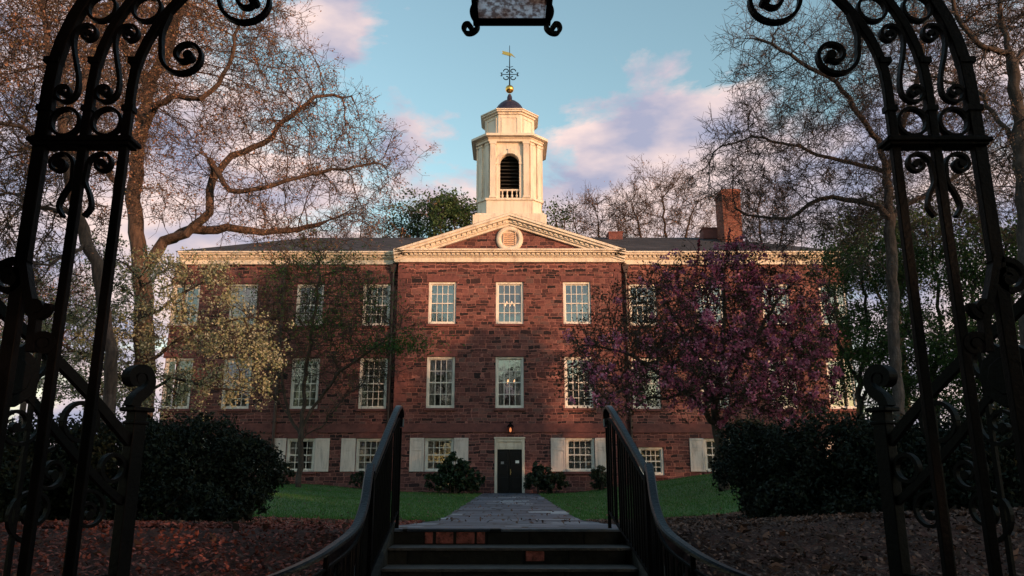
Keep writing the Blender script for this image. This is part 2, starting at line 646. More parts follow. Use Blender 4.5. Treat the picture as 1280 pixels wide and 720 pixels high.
def sheet(name, outline, dz, m, step=0.35):
    """sheet that follows the ground: outline(y) -> (x0, x1) for a list of y"""
    V = []
    ysl, f = outline
    K = 30
    for y in ysl:
        x0, x1 = f(y)
        for k in range(K + 1):
            x = x0 + (x1 - x0) * k / K
            V.append((x, y, float(ground(x, y)) + dz))
    n = K + 1
    Q = [(j * n + k, j * n + k + 1, (j + 1) * n + k + 1, (j + 1) * n + k) for j in range(len(ysl) - 1) for k in range(K)]
    return mesh_np(name, V, Q, m, smooth=True)


def grassmat():
    return pmat('lawn_grass', (.028, .085, .02), (.055, .15, .035), 0.9, .8, 0.8, 60, mid=(.05, .11, .028))


M_grass = grassmat()


def lane(s, y):
    return 1.30 + 0.02 * s + 0.03 * sin(y * 2.1) + 0.02 * sin(y * 5.3 + s)


def lawn_left(y):
    far = -18.5 if y > 17 else -2.0 - (y - 12.5) * 1.5 - 9.5 * float(sm(13, 17, y))
    return (far, -lane(0, y))


def lawn_right(y):
    return (lane(1, y), 19.0 if y > 19.5 else max(2.2, 2.2 + (y - 14) * 1.2 + 9.5 * float(sm(17.3, 19.5, y))))


LY = list(np.arange(12.6, 38.3, 0.25))
l1 = sheet('lawn', (LY, lawn_left), 0.012, M_grass)
tag(l1, None, None, kind='structure')
LY2 = list(np.arange(14.0, 38.3, 0.25))
l2 = sheet('lawn', (LY2, lawn_right), 0.012, M_grass)
tag(l2, None, None, kind='structure')
p1 = sheet('path', (list(np.arange(6.66, 38.0, 0.3)) + [38.1], lambda y: (-lane(0, y), lane(1, y))), 0.008, M_flag)
tag(p1, None, None, kind='structure')

# grass blades at the near edge of the lawns and all over them (uncountable)
def blades(region, n, hgt, name, m, wid=0.006):
    pts = region(n)
    z = ground(pts[:, 0], pts[:, 1]) + 0.01
    a = RNG.uniform(0, 2 * pi, len(pts))
    h = hgt * RNG.uniform(0.5, 1.3, len(pts))
    dx, dy = np.cos(a) * wid, np.sin(a) * wid
    lx, ly = RNG.normal(0, .35, len(pts)) * h, RNG.normal(0, .35, len(pts)) * h
    V = np.stack([np.stack([pts[:, 0] - dx, pts[:, 1] - dy, z], 1), np.stack([pts[:, 0] + dx, pts[:, 1] + dy, z], 1), np.stack([pts[:, 0] + lx, pts[:, 1] + ly, z + h], 1)], 1).reshape(-1, 3)
    return mesh_np(name, V, np.arange(len(V)).reshape(-1, 3), m)


M_blade = leafmat('grass_blade', [(.03, .10, .02), (.06, .17, .035), (.04, .13, .03), (.10, .15, .05), (.035, .12, .025)], 0.7, 0.3)


def reg(n):
    y = 12.7 + (38 - 12.7) * RNG.random(n) ** 1.7
    x = RNG.uniform(-14, 14, n)
    lo = np.where(x < 0, 12.8, 14.2)
    L0 = np.array([lawn_left(v)[0] for v in y])
    R1 = np.array([lawn_right(v)[1] for v in y])
    k = (np.abs(x) > 1.3) & (x > L0) & (x < R1) & (y > lo)
    return np.stack([x, y], 1)[k]


gb = blades(reg, 130000, 0.05, 'grass', M_blade, 0.012)
tag(gb, 'short mown green grass of the two lawns beside the path', 'grass', kind='stuff')

# fallen leaves and mulch on the beds
def leafcards(C, size, m, name, parent=None, up=0.0, aspect=0.55, jit=0.4, nrm=None):
    n = len(C)
    d = RNG.normal(size=(n, 3))
    if nrm is not None:
        d = d * (1 - up) + nrm * up * 2
    else:
        d[:, 2] += up * 3
    d /= np.linalg.norm(d, axis=1)[:, None]
    r = RNG.normal(size=(n, 3))
    u = np.cross(d, r)
    u /= np.linalg.norm(u, axis=1)[:, None] + 1e-9
    w = np.cross(d, u)
    s = (size * RNG.uniform(1 - jit, 1 + jit, n))[:, None]
    V = np.stack([C - u * s, C - w * s * aspect + d * s * .12, C + u * s, C + w * s * aspect + d * s * .12], 1).reshape(-1, 3)
    return mesh_np(name, V, np.arange(4 * n).reshape(-1, 4), m, parent)


n = 330000
x = RNG.uniform(-9.5, 9.5, n)
y = 3.3 + 14 * RNG.random(n) ** 1.1
k = (np.abs(x) > 1.36) & ~((x < 0) & (y > 12.9) & (x > np.array([lawn_left(v)[0] for v in y]))) & ~((x > 0) & (y > 14.2) & (x < np.array([lawn_right(v)[1] for v in y])))
x, y = x[k], y[k]
C = np.stack([x, y, ground(x, y) + RNG.uniform(0, .03, len(x))], 1)
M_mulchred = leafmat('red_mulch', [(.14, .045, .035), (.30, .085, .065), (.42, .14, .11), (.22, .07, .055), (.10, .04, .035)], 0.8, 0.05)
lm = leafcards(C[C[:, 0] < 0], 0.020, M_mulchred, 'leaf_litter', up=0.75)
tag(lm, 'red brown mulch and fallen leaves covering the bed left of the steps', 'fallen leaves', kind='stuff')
lm = leafcards(C[C[:, 0] > 0], 0.020, M_mulchleaf, 'leaf_litter', up=0.75)
tag(lm, 'greyish brown fallen leaves covering the bed right of the steps', 'fallen leaves', kind='stuff')

n = 1300
x = RNG.normal(0, 5.0, n)
y = RNG.uniform(9, 37, n)
C = np.stack([x, y, ground(x, y) + .03 + RNG.uniform(0, .03, n)], 1)
lm = leafcards(C, 0.026, M_mulchleaf, 'stray_leaves', up=0.5)
tag(lm, 'stray dry leaves blown over the lawns and the flagstone path', 'fallen leaves', kind='stuff')
n = 3500
x = RNG.uniform(-8, 8, n)
y = RNG.uniform(4, 13.5, n)
k = np.abs(x) > 1.4
x, y = x[k], y[k]
C = np.stack([x, y, ground(x, y) + .02], 1)
lm = leafcards(C, 0.05, M_mulchleaf, 'large_leaves', up=0.35, aspect=.5)
tag(lm, 'larger curled dry leaves and bark chips scattered over the mulch beds', 'fallen leaves', kind='stuff')

# ------------------------------------------------------------------ THE BUILDING
D = 38.5                       # front of the wings
PF = 0.45                      # the middle block stands this far forward


def Zf(py, Y=D):
    return float(P(640, py, Y)[2])


def Xf(px, py, Y=D):
    return float(P(px, py, Y)[0])


HW = 16.8                      # half width
PW = 5.70                      # half width of the middle block
ZC = Zf(331)                   # underside of the frieze
ZT = Zf(317)                   # top of cornice
Z1b, Z1t = Zf(589.5), Zf(548)
Z2b, Z2t = Zf(511), Zf(447.5)
Z3b, Z3t = Zf(407), Zf(355)
BAY = 3.42
building = thing('stone_building', 'three storey red brownstone building with cream pediment, slate roof and white cupola', 'building', loc=(0, D, 0))


def loc(o):                     # children keep world coordinates
    o.matrix_parent_inverse = o.parent.matrix_world.inverted() if False else o.matrix_parent_inverse
    return o


building.location = (0, 0, 0)
WW = 1.40
cols = [i * BAY for i in range(-4, 5)] + [-5 * BAY + .45, 5 * BAY - .45]
cols = sorted(cols)
wins = []
for cx in cols:
    for fl, (zb, zt) in enumerate(((Z1b, Z1t), (Z2b, Z2t), (Z3b, Z3t))):
        if fl == 0 and abs(cx) < .1:
            continue
        w = WW
        if fl == 0 and abs(cx - 2 * BAY) < .1:
            zb, zt, w = Zf(594), Zf(559), 1.22
            wins.append((cx + .1, zb, zt, w, fl))
            continue
        wins.append((cx, zb, zt, w, fl))
door = (0, 0.0, Zf(549), 1.46)

wall = MB()


def facade(x0, x1, y, z0, z1, holes):
    """front wall face with rectangular openings and their reveals"""
    X = sorted(set([x0, x1] + [h[0] for h in holes] + [h[1] for h in holes]))
    Z = sorted(set([z0, z1] + [h[2] for h in holes] + [h[3] for h in holes]))
    for i in range(len(X) - 1):
        for j in range(len(Z) - 1):
            mx, mz = (X[i] + X[i + 1]) / 2, (Z[j] + Z[j + 1]) / 2
            if any(h[0] < mx < h[1] and h[2] < mz < h[3] for h in holes):
                continue
            wall.add([(X[i], y, Z[j]), (X[i + 1], y, Z[j]), (X[i + 1], y, Z[j + 1]), (X[i], y, Z[j + 1])], [(0, 1, 2, 3)])
    for (a, b, c, d) in holes:
        q = y + .42
        wall.add([(a, y, c), (a, q, c), (a, q, d), (a, y, d)], [(0, 1, 2, 3)])
        wall.add([(b, y, c), (b, y, d), (b, q, d), (b, q, c)], [(0, 1, 2, 3)])
        wall.add([(a, y, d), (a, q, d), (b, q, d), (b, y, d)], [(0, 1, 2, 3)])
        wall.add([(a, y, c), (b, y, c), (b, q, c), (a, q, c)], [(0, 1, 2, 3)])


def holes_in(x0, x1):
    hs = [(cx - w / 2, cx + w / 2, zb, zt) for (cx, zb, zt, w, fl) in wins if x0 < cx < x1]
    if x0 < 0 < x1:
        hs.append((-door[3] / 2, door[3] / 2, -1.0, door[2]))
    return hs


facade(-HW, -PW, D, -1.0, ZC + .02, holes_in(-HW, -PW))
facade(PW, HW, D, -1.0, ZC + .02, holes_in(PW, HW))
facade(-PW, PW, D - PF, -1.0, ZC + .02, holes_in(-PW, PW))
BD = 15.0
for sx in (-1, 1):
    wall.add([(sx * PW, D - PF, -1), (sx * PW, D, -1), (sx * PW, D, ZC), (sx * PW, D - PF, ZC)], [(0, 1, 2, 3)])
    wall.add([(sx * HW, D, -1), (sx * HW, D + BD, -1), (sx * HW, D + BD, ZC), (sx * HW, D, ZC)], [(0, 1, 2, 3)])
wall.add([(-HW, D + BD, -1), (HW, D + BD, -1), (HW, D + BD, ZC), (-HW, D + BD, ZC)], [(0, 1, 2, 3)])
wall.build('wall', M_stone, building)
# dark rooms behind the windows
rm = MB()
rm.box(-HW + .3, HW - .3, D + 3.2, D + 3.4, -.5, ZC - .1)
for z in (Zf(535), Zf(428), ZC - .05):
    rm.box(-HW + .3, HW - .3, D + .5, D + 3.2, z - .1, z)
for i in range(12):
    xx = -HW + .3 + i * (2 * HW - .6) / 11
    rm.box(xx - .05, xx + .05, D + .5, D + 3.19, -.5, ZC - .2)
M_room = pmat('room_plaster', (.16, .14, .12), (.10, .09, .08), 0.9, 1)
rm.build('inner_wall', M_room, building)

# belt course, sills, lintels
bc = MB()
zb1, zb2 = Zf(541), Zf(530)
for (a, b, y) in ((-HW - .03, -PW - .03, D), (PW + .03, HW + .03, D), (-PW - .03, PW + .03, D - PF)):
    bc.box(a, b, y - .05, y + .05, zb1, zb2)
bc.build('belt_course', M_band, building, 0.012)
for (cx, zb, zt, w, fl) in wins:
    y = D - PF if abs(cx) < PW else D
    MB().box(cx - w / 2 - .12, cx + w / 2 + .12, y - .035, y + .1, zt + .003, zt + (.32 if fl else .26)).build('lintel', M_band, building, 0.008)
    MB().box(cx - w / 2 - .09, cx + w / 2 + .09, y - .08, y + .1, zb - .13, zb - .003).build('sill', M_band, building, 0.01)
# water table at the foot
# quoins at the corners of the middle block
for sx in (-1, 1):
    q = MB()
    z = 0.2
    i = 0
    while z < ZC - .4:
        h = random.uniform(.28, .42)
        w = .62 if i % 2 else .38
        a, b = sx * (PW + .012), sx * (PW - w)
        q.box(min(a, b), max(a, b), D - PF - .018, D - PF + .3, z, z + h - .02)
        z += h
        i += 1
    q.build('quoins', M_band, building, 0.008)
    for hh in (HW,):
        pass


def window(cx, zb, zt, w, fl, y, style):
    root = MB()
    t = .10
    yy = y + .06
    x0, x1 = cx - w / 2 + .002, cx + w / 2 - .002
    root.box(x0, x0 + t, yy, yy + .16, zb + .002, zt - .002)
    root.box(x1 - t, x1, yy, yy + .16, zb + .002, zt - .002)
    root.box(x0 + t, x1 - t, yy, yy + .16, zt - t, zt - .002)
    root.box(x0 + t, x1 - t, yy - .03, yy + .16, zb + .002, zb + t * .9)
    fr = root.build('window', M_white, building, 0.006)
    a, b, c, d = x0 + t, x1 - t, zb + t * .9, zt - t
    sh = MB()
    mid = c + (d - c) * (0.5 if style != 1 else 0.5)
    ys, yb = yy + .05, yy + .09
    st = .05
    nx_ = 4
    for (p, q, ya) in ((c, mid + .02, ys), (mid - .02, d, yb)):
        sh.box(a + .001, a + st, ya, ya + .035, p, q)
        sh.box(b - st, b - .001, ya, ya + .035, p, q)
        sh.box(a + st, b - st, ya, ya + .035, p, p + st)
        sh.box(a + st, b - st, ya, ya + .035, q - st, q)
        rows = 3 if fl == 1 else 2
        if style == 2:
            rows = 2
        for i in range(1, nx_):
            xx = a + st + (b - a - 2 * st) * i / nx_
            sh.box(xx - .016, xx + .016, ya + .004, ya + .03, p + st, q - st)
        for j in range(1, rows):
            zz = p + st + (q - p - 2 * st) * j / rows
            sh.box(a + st, b - st, ya + .006, ya + .028, zz - .016, zz + .016)
    sh.build('sash', M_white, fr)
    MB().add([(a, yb + .015, c), (b, yb + .015, c), (b, yb + .015, d), (a, yb + .015, d)], [(0, 1, 2, 3)]).build('pane', M_glass, fr)
    # curtains: two gathered drapes, drawn differently in each window
    if style == 0 or style == 1 or style == 2:
        cm = MB()
        openw = random.uniform(.0, .35) if style == 0 else (random.uniform(.02, .1) if style == 1 else random.uniform(.35, .5))
        for s in (-1, 1):
            e0 = cx + s * w / 2
            e1 = cx + s * openw * w / 2
            n = 22
            top = d + .05
            bot = c - .1
            vs, fs = [], []
            for i in range(n + 1):
                xx = e0 + (e1 - e0) * i / n
                yv = y + .33 + .03 * sin(i * 1.9 + cx)
                vs += [(xx, yv, bot), (xx, yv, top)]
            for i in range(n):
                fs.append((2 * i, 2 * i + 2, 2 * i + 3, 2 * i + 1))
            cm.add(vs, fs)
        cm.build('curtain', M_curtain, fr)
    return fr


M_lit = None
for i, (cx, zb, zt, w, fl) in enumerate(wins):
    y = D - PF if abs(cx) < PW else D
    st = (i * 7 + fl * 3) % 4
    st = {0: 0, 1: 1, 2: 2, 3: 0}[st]
    if abs(cx) < .1:
        st = 2
    if fl == 2 and abs(cx + BAY) < .2:
        st = 1
    window(cx, zb, zt, w, fl, y, st)

# shutters of the ground floor
def shutter(xa, xb, y, zb, zt):
    s = MB()
    y0 = y - .06
    s.box(xa, xa + .08, y0, y - .012, zb, zt)
    s.box(xb - .08, xb, y0, y - .012, zb, zt)
    for (p, q) in ((zb, zb + .11), (zb + (zt - zb) * .62, zb + (zt - zb) * .62 + .09), (zt - .1, zt)):
        s.box(xa + .08, xb - .08, y0, y - .012, p, q)
    s.box(xa + .08, xb - .08, y0 + .022, y - .015, zb + .11, zb + (zt - zb) * .62)
    s.box(xa + .08, xb - .08, y0 + .022, y - .015, zb + (zt - zb) * .62 + .09, zt - .1)
    s.box(xa + .13, xb - .13, y0 + .008, y0 + .03, zb + .17, zb + (zt - zb) * .62 - .06)
    s.box(xa + .13, xb - .13, y0 + .008, y0 + .03, zb + (zt - zb) * .62 + .14, zt - .16)
    s.build('shutter', M_shutter, building, 0.006)


for (cx, zb, zt, w, fl) in wins:
    if fl == 0 and w == WW:
        y = D - PF if abs(cx) < PW else D
        shutter(cx - w / 2 - .72, cx - w / 2 - .02, y, zb, zt)
        shutter(cx + w / 2 + .02, cx + w / 2 + .72, y, zb, zt)

# door: frame, transom, leaf
yd = D - PF
df = MB()
dw = door[3] / 2
df.box(-dw + .002, -dw + .13, yd - .03, yd + .3, 0.02, door[2] - .002)
df.box(dw - .13, dw - .002, yd - .03, yd + .3, 0.02, door[2] - .002)
df.box(-dw + .13, dw - .13, yd - .03, yd + .3, door[2] - .14, door[2] - .002)
df.box(-dw + .13, dw - .13, yd + .03, yd + .1, Zf(562), door[2] - .14)
df.box(-dw - .03, dw + .03, yd - .08, yd + .02, door[2] + .003, door[2] + .08)
dfo = df.build('door_frame', M_cream, building, 0.01)
tp = MB().box(-dw + .2, dw - .2, yd + .01, yd + .028, Zf(562) + .08, door[2] - .2)
tp.build('transom_panel', M_cream, dfo, 0.005)
dl = MB()
zt = Zf(562) - .01
for s in (-1, 1):
    xa, xb = (-dw + .135, -.006) if s < 0 else (.006, dw - .135)
    dl.box(xa, xb, yd + .1, yd + .15, .03, zt)
    for (p, q) in ((.18, .75), (.9, 1.35), (1.5, zt - .12)):
        dl.box(xa + .09, xb - .09, yd + .086, yd + .11, p, q)
do = dl.build('door', M_door, building, 0.008)
MB().box(.02, .09, yd + .05, yd + .1, .98, 1.02).box(.02, .06, yd + .05, yd + .1, .88, 1.14).build('handle', M_brass, do)
MB().box(.28, .46, yd + .078, yd + .084, 1.42, 1.55).build('notice', M_paper, do)
MB().box(-.42, -.28, yd + .078, yd + .084, 1.38, 1.5).build('notice', pmat('grey_paper', (.25, .25, .26), None, .7), do)
MB().box(-.95, .95, yd - .7, yd + .1, -.3, .018).build('doorstep', M_flag, building, 0.01)

# cornice of wings and of the middle block
def cornice_run(x0, x1, y, name='cornice'):
    c = MB()
    c.box(x0, x1, y - .10, y + .3, ZC, ZC + (ZT - ZC) * .42)
    c.box(x0, x1, y - .16, y + .3, ZC + (ZT - ZC) * .42, ZC + (ZT - ZC) * .5)
    c.box(x0, x1, y - .24, y + .3, ZC + (ZT - ZC) * .50, ZC + (ZT - ZC) * .72)
    c.box(x0, x1, y - .42, y + .3, ZC + (ZT - ZC) * .72, ZC + (ZT - ZC) * .86)
    c.box(x0, x1, y - .50, y + .3, ZC + (ZT - ZC) * .86, ZT)
    o = c.build(name, M_cream, building, 0.01)
    d = MB()
    n = int((x1 - x0) / .24)
    for i in range(n):
        xx = x0 + (i + .5) * (x1 - x0) / n
        d.box(xx - .07, xx + .07, y - .31, y - .2, ZC + (ZT - ZC) * .56, ZC + (ZT - ZC) * .72)
    d.build('dentils', M_cream, o)


cornice_run(-HW - .3, -PW - .2, D)
cornice_run(PW + .2, HW + .3, D)
cornice_run(-PW - .2, PW + .2, D - PF)
# pediment
AP = Zf(270, D - PF)           # apex of the raking cornice
hwp = PW + .10
tym = MB().poly_y([(-hwp + .3, ZT - .02), (hwp - .3, ZT - .02), (0, AP - .25)], D - PF + .02, D - PF + .3)
tym.build('pediment_wall', M_stone, building)


def rake(s):
    c = MB()
    L_ = sqrt(hwp ** 2 + (AP - ZT) ** 2)
    ux, uz = s * hwp / L_, -(AP - ZT) / L_       # downhill direction
    nxz = (-uz * s * 1.0, abs(ux))               # upward normal
    def band(h0, h1, y0):
        a = (0, AP + h0 / abs(ux) * 1.0)
        pts = []
        for (t_, h) in ((0, h0), (1, h0), (1, h1), (0, h1)):
            if t_ == 0:
                pts.append((0, AP + h / abs(ux)))
            else:
                pts.append((s * hwp + (s * .12), ZT + h / abs(ux) - .12 * (AP - ZT) / hwp))
        if s < 0:
            pts = pts[::-1]
        c.poly_y(pts, D - PF + y0, D - PF + .3)
    band(-.12, 0.0, -.50)
    band(-.24, -.12, -.42)
    band(-.40, -.24, -.24)
    band(-.52, -.40, -.14)
    o = c.build('raking_cornice', M_cream, building)
    d = MB()
    n = int(L_ / .27)
    for i in range(1, n):
        t_ = i / n
        x_, z_ = s * hwp * t_, AP - (AP - ZT) * t_
        zt_ = z_ - .25 / abs(ux)
        zb_ = z_ - .35 / abs(ux)
        k = (AP - ZT) / hwp * .075 * s
        d.poly_y([(x_ - .075, zb_ + k), (x_ + .075, zb_ - k), (x_ + .075, zt_ - k), (x_ - .075, zt_ + k)], D - PF - .31, D - PF + .1)
    d.build('dentils', M_cream, o)


rake(-1)
rake(1)
# oculus with louvre
oc = P(637, 299, D - PF)
oz = oc[2]
ring_ = MB()
vs, fs = [], []
n = 40
for (r, yy) in ((.44, -.02), (.44, -.10), (.52, -.13), (.62, -.13), (.70, -.06), (.70, .05)):
    for k in range(n):
        a = 2 * pi * k / n
        vs.append((r * cos(a), D - PF + yy, oz + r * sin(a)))
for j in range(5):
    for k in range(n):
        fs.append((j * n + k, (j + 1) * n + k, (j + 1) * n + (k + 1) % n, j * n + (k + 1) % n))
ring_.add(vs, fs)
ro = ring_.build('round_vent', M_cream, building, smooth=True)
MB().poly_y([(.46 * cos(2 * pi * k / n), oz + .46 * sin(2 * pi * k / n)) for k in range(n)], D - PF - .02, D - PF + .05).build('backing', M_cream, ro)
lv = MB()
for i in range(7):
    z = oz - .36 + i * .105
    lv.add([(-.29, D - PF - .03, z + .09), (.29, D - PF - .03, z + .09), (.29, D - PF - .1, z), (-.29, D - PF - .1, z)], [(0, 1, 2, 3)])
    lv.add([(-.29, D - PF - .1, z), (.29, D - PF - .1, z), (.29, D - PF - .1, z + .018), (-.29, D - PF - .1, z + .018)], [(0, 1, 2, 3)])
lv.box(-.33, -.29, D - PF - .11, D - PF - .03, oz - .38, oz + .38).box(.29, .33, D - PF - .11, D - PF - .03, oz - .38, oz + .38)
lv.build('louvre', pmat('peach_paint', (.70, .48, .34), None, .6), ro)

# roofs
RY = D + 7.5
ZR = float(P(640, 297, RY)[2])
rf = MB()
e = .45
x0, x1, y0, y1 = -HW - e, HW + e, D - e, D + BD + e
zr0 = ZT + .01
rf.add([(x0, y0, zr0), (x1, y0, zr0), (x1, y1, zr0), (x0, y1, zr0), (x0 + 4.5, RY, ZR), (x1 - 4.5, RY, ZR)],
       [(0, 1, 5, 4), (1, 2, 5), (2, 3, 4, 5), (3, 0, 4)])
rf.add([(-hwp - .12, D - PF - .5, ZT + .005 - .02), (0, D - PF - .5, AP + .01), (0, RY + 1, AP + .01), (-hwp - .12, RY + 1, ZT - .02)], [(0, 1, 2, 3)])
rf.add([(hwp + .12, D - PF - .5, ZT + .005 - .02), (hwp + .12, RY + 1, ZT - .02), (0, RY + 1, AP + .01), (0, D - PF - .5, AP + .01)], [(0, 1, 2, 3)])
roof = rf.build('roof', M_slate, building)
# chimneys
def chimney(px0, px1, pytop, Y, name='chimney'):
    xa, xb = Xf(px0, 270, Y), Xf(px1, 270, Y)
    zt = float(P(640, pytop, Y)[2])
    c = MB()
    c.box(xa, xb, Y, Y + 1.5, ZT, zt - .25)
    c.box(xa - .05, xb + .05, Y - .05, Y + 1.55, zt - .25, zt - .1)
    c.box(xa - .02, xb + .02, Y - .02, Y + 1.52, zt - .1, zt)
    return c.build(name, M_brick, roof, 0.01)


chimney(904, 927, 236, 43.0)
vt = MB()
a = P(768, 297, RY - .6)
vt.box(a[0] - .42, a[0] + .42, RY - 1.2, RY - .4, a[2] - .3, a[2] + .12).box(a[0] - .46, a[0] + .46, RY - 1.24, RY - .36, a[2] + .12, a[2] + .2)
vt.build('roof_vent', M_band, roof)
vt = MB()
a = P(886, 292, RY - .6)
vt.box(a[0] - .5, a[0] + .5, RY - 1.2, RY - .4, a[2] - .5, a[2] + .12).box(a[0] - .55, a[0] + .55, RY - 1.24, RY - .36, a[2] + .12, a[2] + .2)
vt.build('roof_vent', M_band, roof)
# downspouts with hopper heads
for (x_, y_) in ((-PW - .28, D - .14), (PW + .28, D - .14), (-11.6, D - .14)):
    d = MB()
    d.tube([(x_, y_, .2), (x_, y_, ZC + .05)], .075, 10)
    for z in (1.2, 3.4, 5.6, 7.8, 10):
        d.box(x_ - .11, x_ + .11, y_ - .09, y_ + .14, z, z + .06)
    d.poly_z([(x_ - .1, y_ - .1), (x_ + .1, y_ - .1), (x_ + .1, y_ + .1), (x_ - .1, y_ + .1)], ZC - .45, ZC - .05,
             [(x_ - .18, y_ - .16), (x_ + .18, y_ - .16), (x_ + .18, y_ + .1), (x_ - .18, y_ + .1)])
    d.build('downspout', M_pipe, building)

# ---- cupola
CY = 43.0                      # distance of its front face
CC = CY + 2.1
def Zc(py, Y=CY):
    return float(P(640, py, Y)[2])


cup = MB()
def chs(h, c):                  # square of half size h with cut corners, leaving c as half front
    return [(-c, CC - h), (c, CC - h), (h, CC - c), (h, CC + c), (c, CC + h), (-c, CC + h), (-h, CC + c), (-h, CC - c)]


def rect(h):
    return [(-h, CC - h), (h, CC - h), (h, CC + h), (-h, CC + h)]


def half(px0, px1, py, Y=CY):
    return (Xf(px1, py, Y) - Xf(px0, py, Y)) / 2


hb = half(594, 686, 265)
cup.poly_z(rect(hb), ZT + 1.0, Zc(268.5))
cup.poly_z(rect(hb - .12), Zc(268.5), Zc(266))
h2 = half(600, 681, 258)
cup.poly_z(chs(h2, h2 * .72), Zc(266), Zc(249))
cup.poly_z(chs(h2 + .08, h2 * .72 + .05), Zc(249), Zc(246.5))
cbase = cup.build('cupola', M_cream, building, 0.015)
# belfry stage, with arched openings on four sides
hs = half(602, 678, 210)
cf = hs * .66
z0, z1 = Zc(246.5), Zc(176)
ax = half(627.5, 651.5, 210)    # half width of the arch
zs = Zc(201)                    # springing
bw_ = MB()
def rot(p, k):
    x_, y_ = p[0], p[1] - CC
    for _ in range(k):
        x_, y_ = -y_, x_
    return (x_, y_ + CC, p[2])


for k in range(4):
    y_ = CC - hs
    arc = [(ax * cos(a), zs + ax * sin(a)) for a in np.linspace(0, pi, 13)]
    vs, fs = [], []
    def q(pts):
        b = len(vs)
        vs.extend(pts)
        fs.append(tuple(range(b, b + len(pts))))
    q([(-cf, y_, z0), (-ax, y_, z0), (-ax, y_, z1), (-cf, y_, z1)])
    q([(ax, y_, z0), (cf, y_, z0), (cf, y_, z1), (ax, y_, z1)])
    for i in range(12):
        a_, b_ = arc[i + 1], arc[i]
        q([(a_[0], y_, a_[1]), (b_[0], y_, b_[1]), (b_[0], y_, z1), (a_[0], y_, z1)])
        q([(b_[0], y_, b_[1]), (a_[0], y_, a_[1]), (a_[0], y_ + .35, a_[1]), (b_[0], y_ + .35, b_[1])])
    q([(-ax, y_, z0), (-ax, y_ + .35, z0), (-ax, y_ + .35, zs), (-ax, y_, zs)])
    q([(ax, y_, z0), (ax, y_, zs), (ax, y_ + .35, zs), (ax, y_ + .35, z0)])
    q([(cf, y_, z0), (hs, CC - cf, z0), (hs, CC - cf, z1), (cf, y_, z1)])
    bw_.add([rot(v, k) for v in vs], fs)
bw_.build('belfry_wall', M_cream, cbase)
ib = MB()
ib.poly_z(rect(hs - .75), z0, z1)
ib.build('louvre_box', M_dark, cbase)
for k in range(4):
    lv = MB()
    for i in range(14):
        z = z0 + .1 + i * (z1 - z0 - .3) / 14
        vs = [(-ax - .1, CC - hs + .4, z), (ax + .1, CC - hs + .4, z), (ax + .1, CC - hs + .62, z + .16), (-ax - .1, CC - hs + .62, z + .16)]
        lv.add([rot(v, k) for v in vs], [(0, 1, 2, 3)])
    lv.build('louvre', M_dark, cbase)
tr = MB()
for k in range(4):
    # architrave round the arch, keystone, imposts
    for rr in ((ax + .02, ax + .22),):
        arcs = list(np.linspace(0, pi, 15))
        vs, fs = [], []
        for a in arcs:
            for r_ in rr:
                for yy in (CC - hs - .07, CC - hs + .02):
                    vs.append((r_ * cos(a), yy, zs + r_ * sin(a)))
        for i in range(14):
            b = i * 4
            fs += [(b, b + 2, b + 6, b + 4), (b + 2, b + 3, b + 7, b + 6), (b + 1, b, b + 4, b + 5)]
        tr.add([rot(v, k) for v in vs], fs)
    def rb(x0, x1, y0, y1, z0_, z1_):
        vs = [(x0, y0, z0_), (x1, y0, z0_), (x1, y1, z0_), (x0, y1, z0_), (x0, y0, z1_), (x1, y0, z1_), (x1, y1, z1_), (x0, y1, z1_)]
        tr.add([rot(v, k) for v in vs], [(0, 3, 2, 1), (4, 5, 6, 7), (0, 1, 5, 4), (1, 2, 6, 5), (2, 3, 7, 6), (3, 0, 4, 7)])
    rb(-.09, .09, CC - hs - .12, CC - hs, zs + ax - .02, zs + ax + .32)
    for s in (-1, 1):
        xa = s * (ax + .12)
        rb(xa - .1, xa + .1, CC - hs - .06, CC - hs + .02, z0, zs - .002)
        rb(xa - .13, xa + .13, CC - hs - .09, CC - hs + .02, zs - .12, zs)
        # wide pilasters on the corners of each face
        xp = s * (cf - .2)
        rb(xp - .17, xp + .17, CC - hs - .2, CC - hs + .02, z0 + .12, z1 - .16)
        rb(xp - .21, xp + .21, CC - hs - .24, CC - hs + .02, z0, z0 + .12)
        rb(xp - .21, xp + .21, CC - hs - .24, CC - hs + .02, z1 - .16, z1)
tr.build('arch_trim', M_cream, cbase)
for k in range(4):              # pilasters on the cut corners
    dx = (cf + hs) / 2
    nrm = np.array((1, -1)) / sqrt(2)
    tg = np.array((1, 1)) / sqrt(2)
    for s in (-.30, .30):
        pl = MB()
        for (w_, dd, za, zb_) in ((.15, .10, z0 + .12, z1 - .16), (.18, .13, z0, z0 + .12), (.18, .13, z1 - .16, z1)):
            c_ = np.array((dx, -dx)) + tg * s
            pts = [c_ - tg * w_ - nrm * .02, c_ - tg * w_ + nrm * dd, c_ + tg * w_ + nrm * dd, c_ + tg * w_ - nrm * .02]
            pts = [tuple(rot((p[0], p[1] + CC, 0), k)[:2]) for p in pts]
            pl.poly_z(pts, za, zb_)
        pl.build('pilaster', M_cream, cbase)
bl = MB()
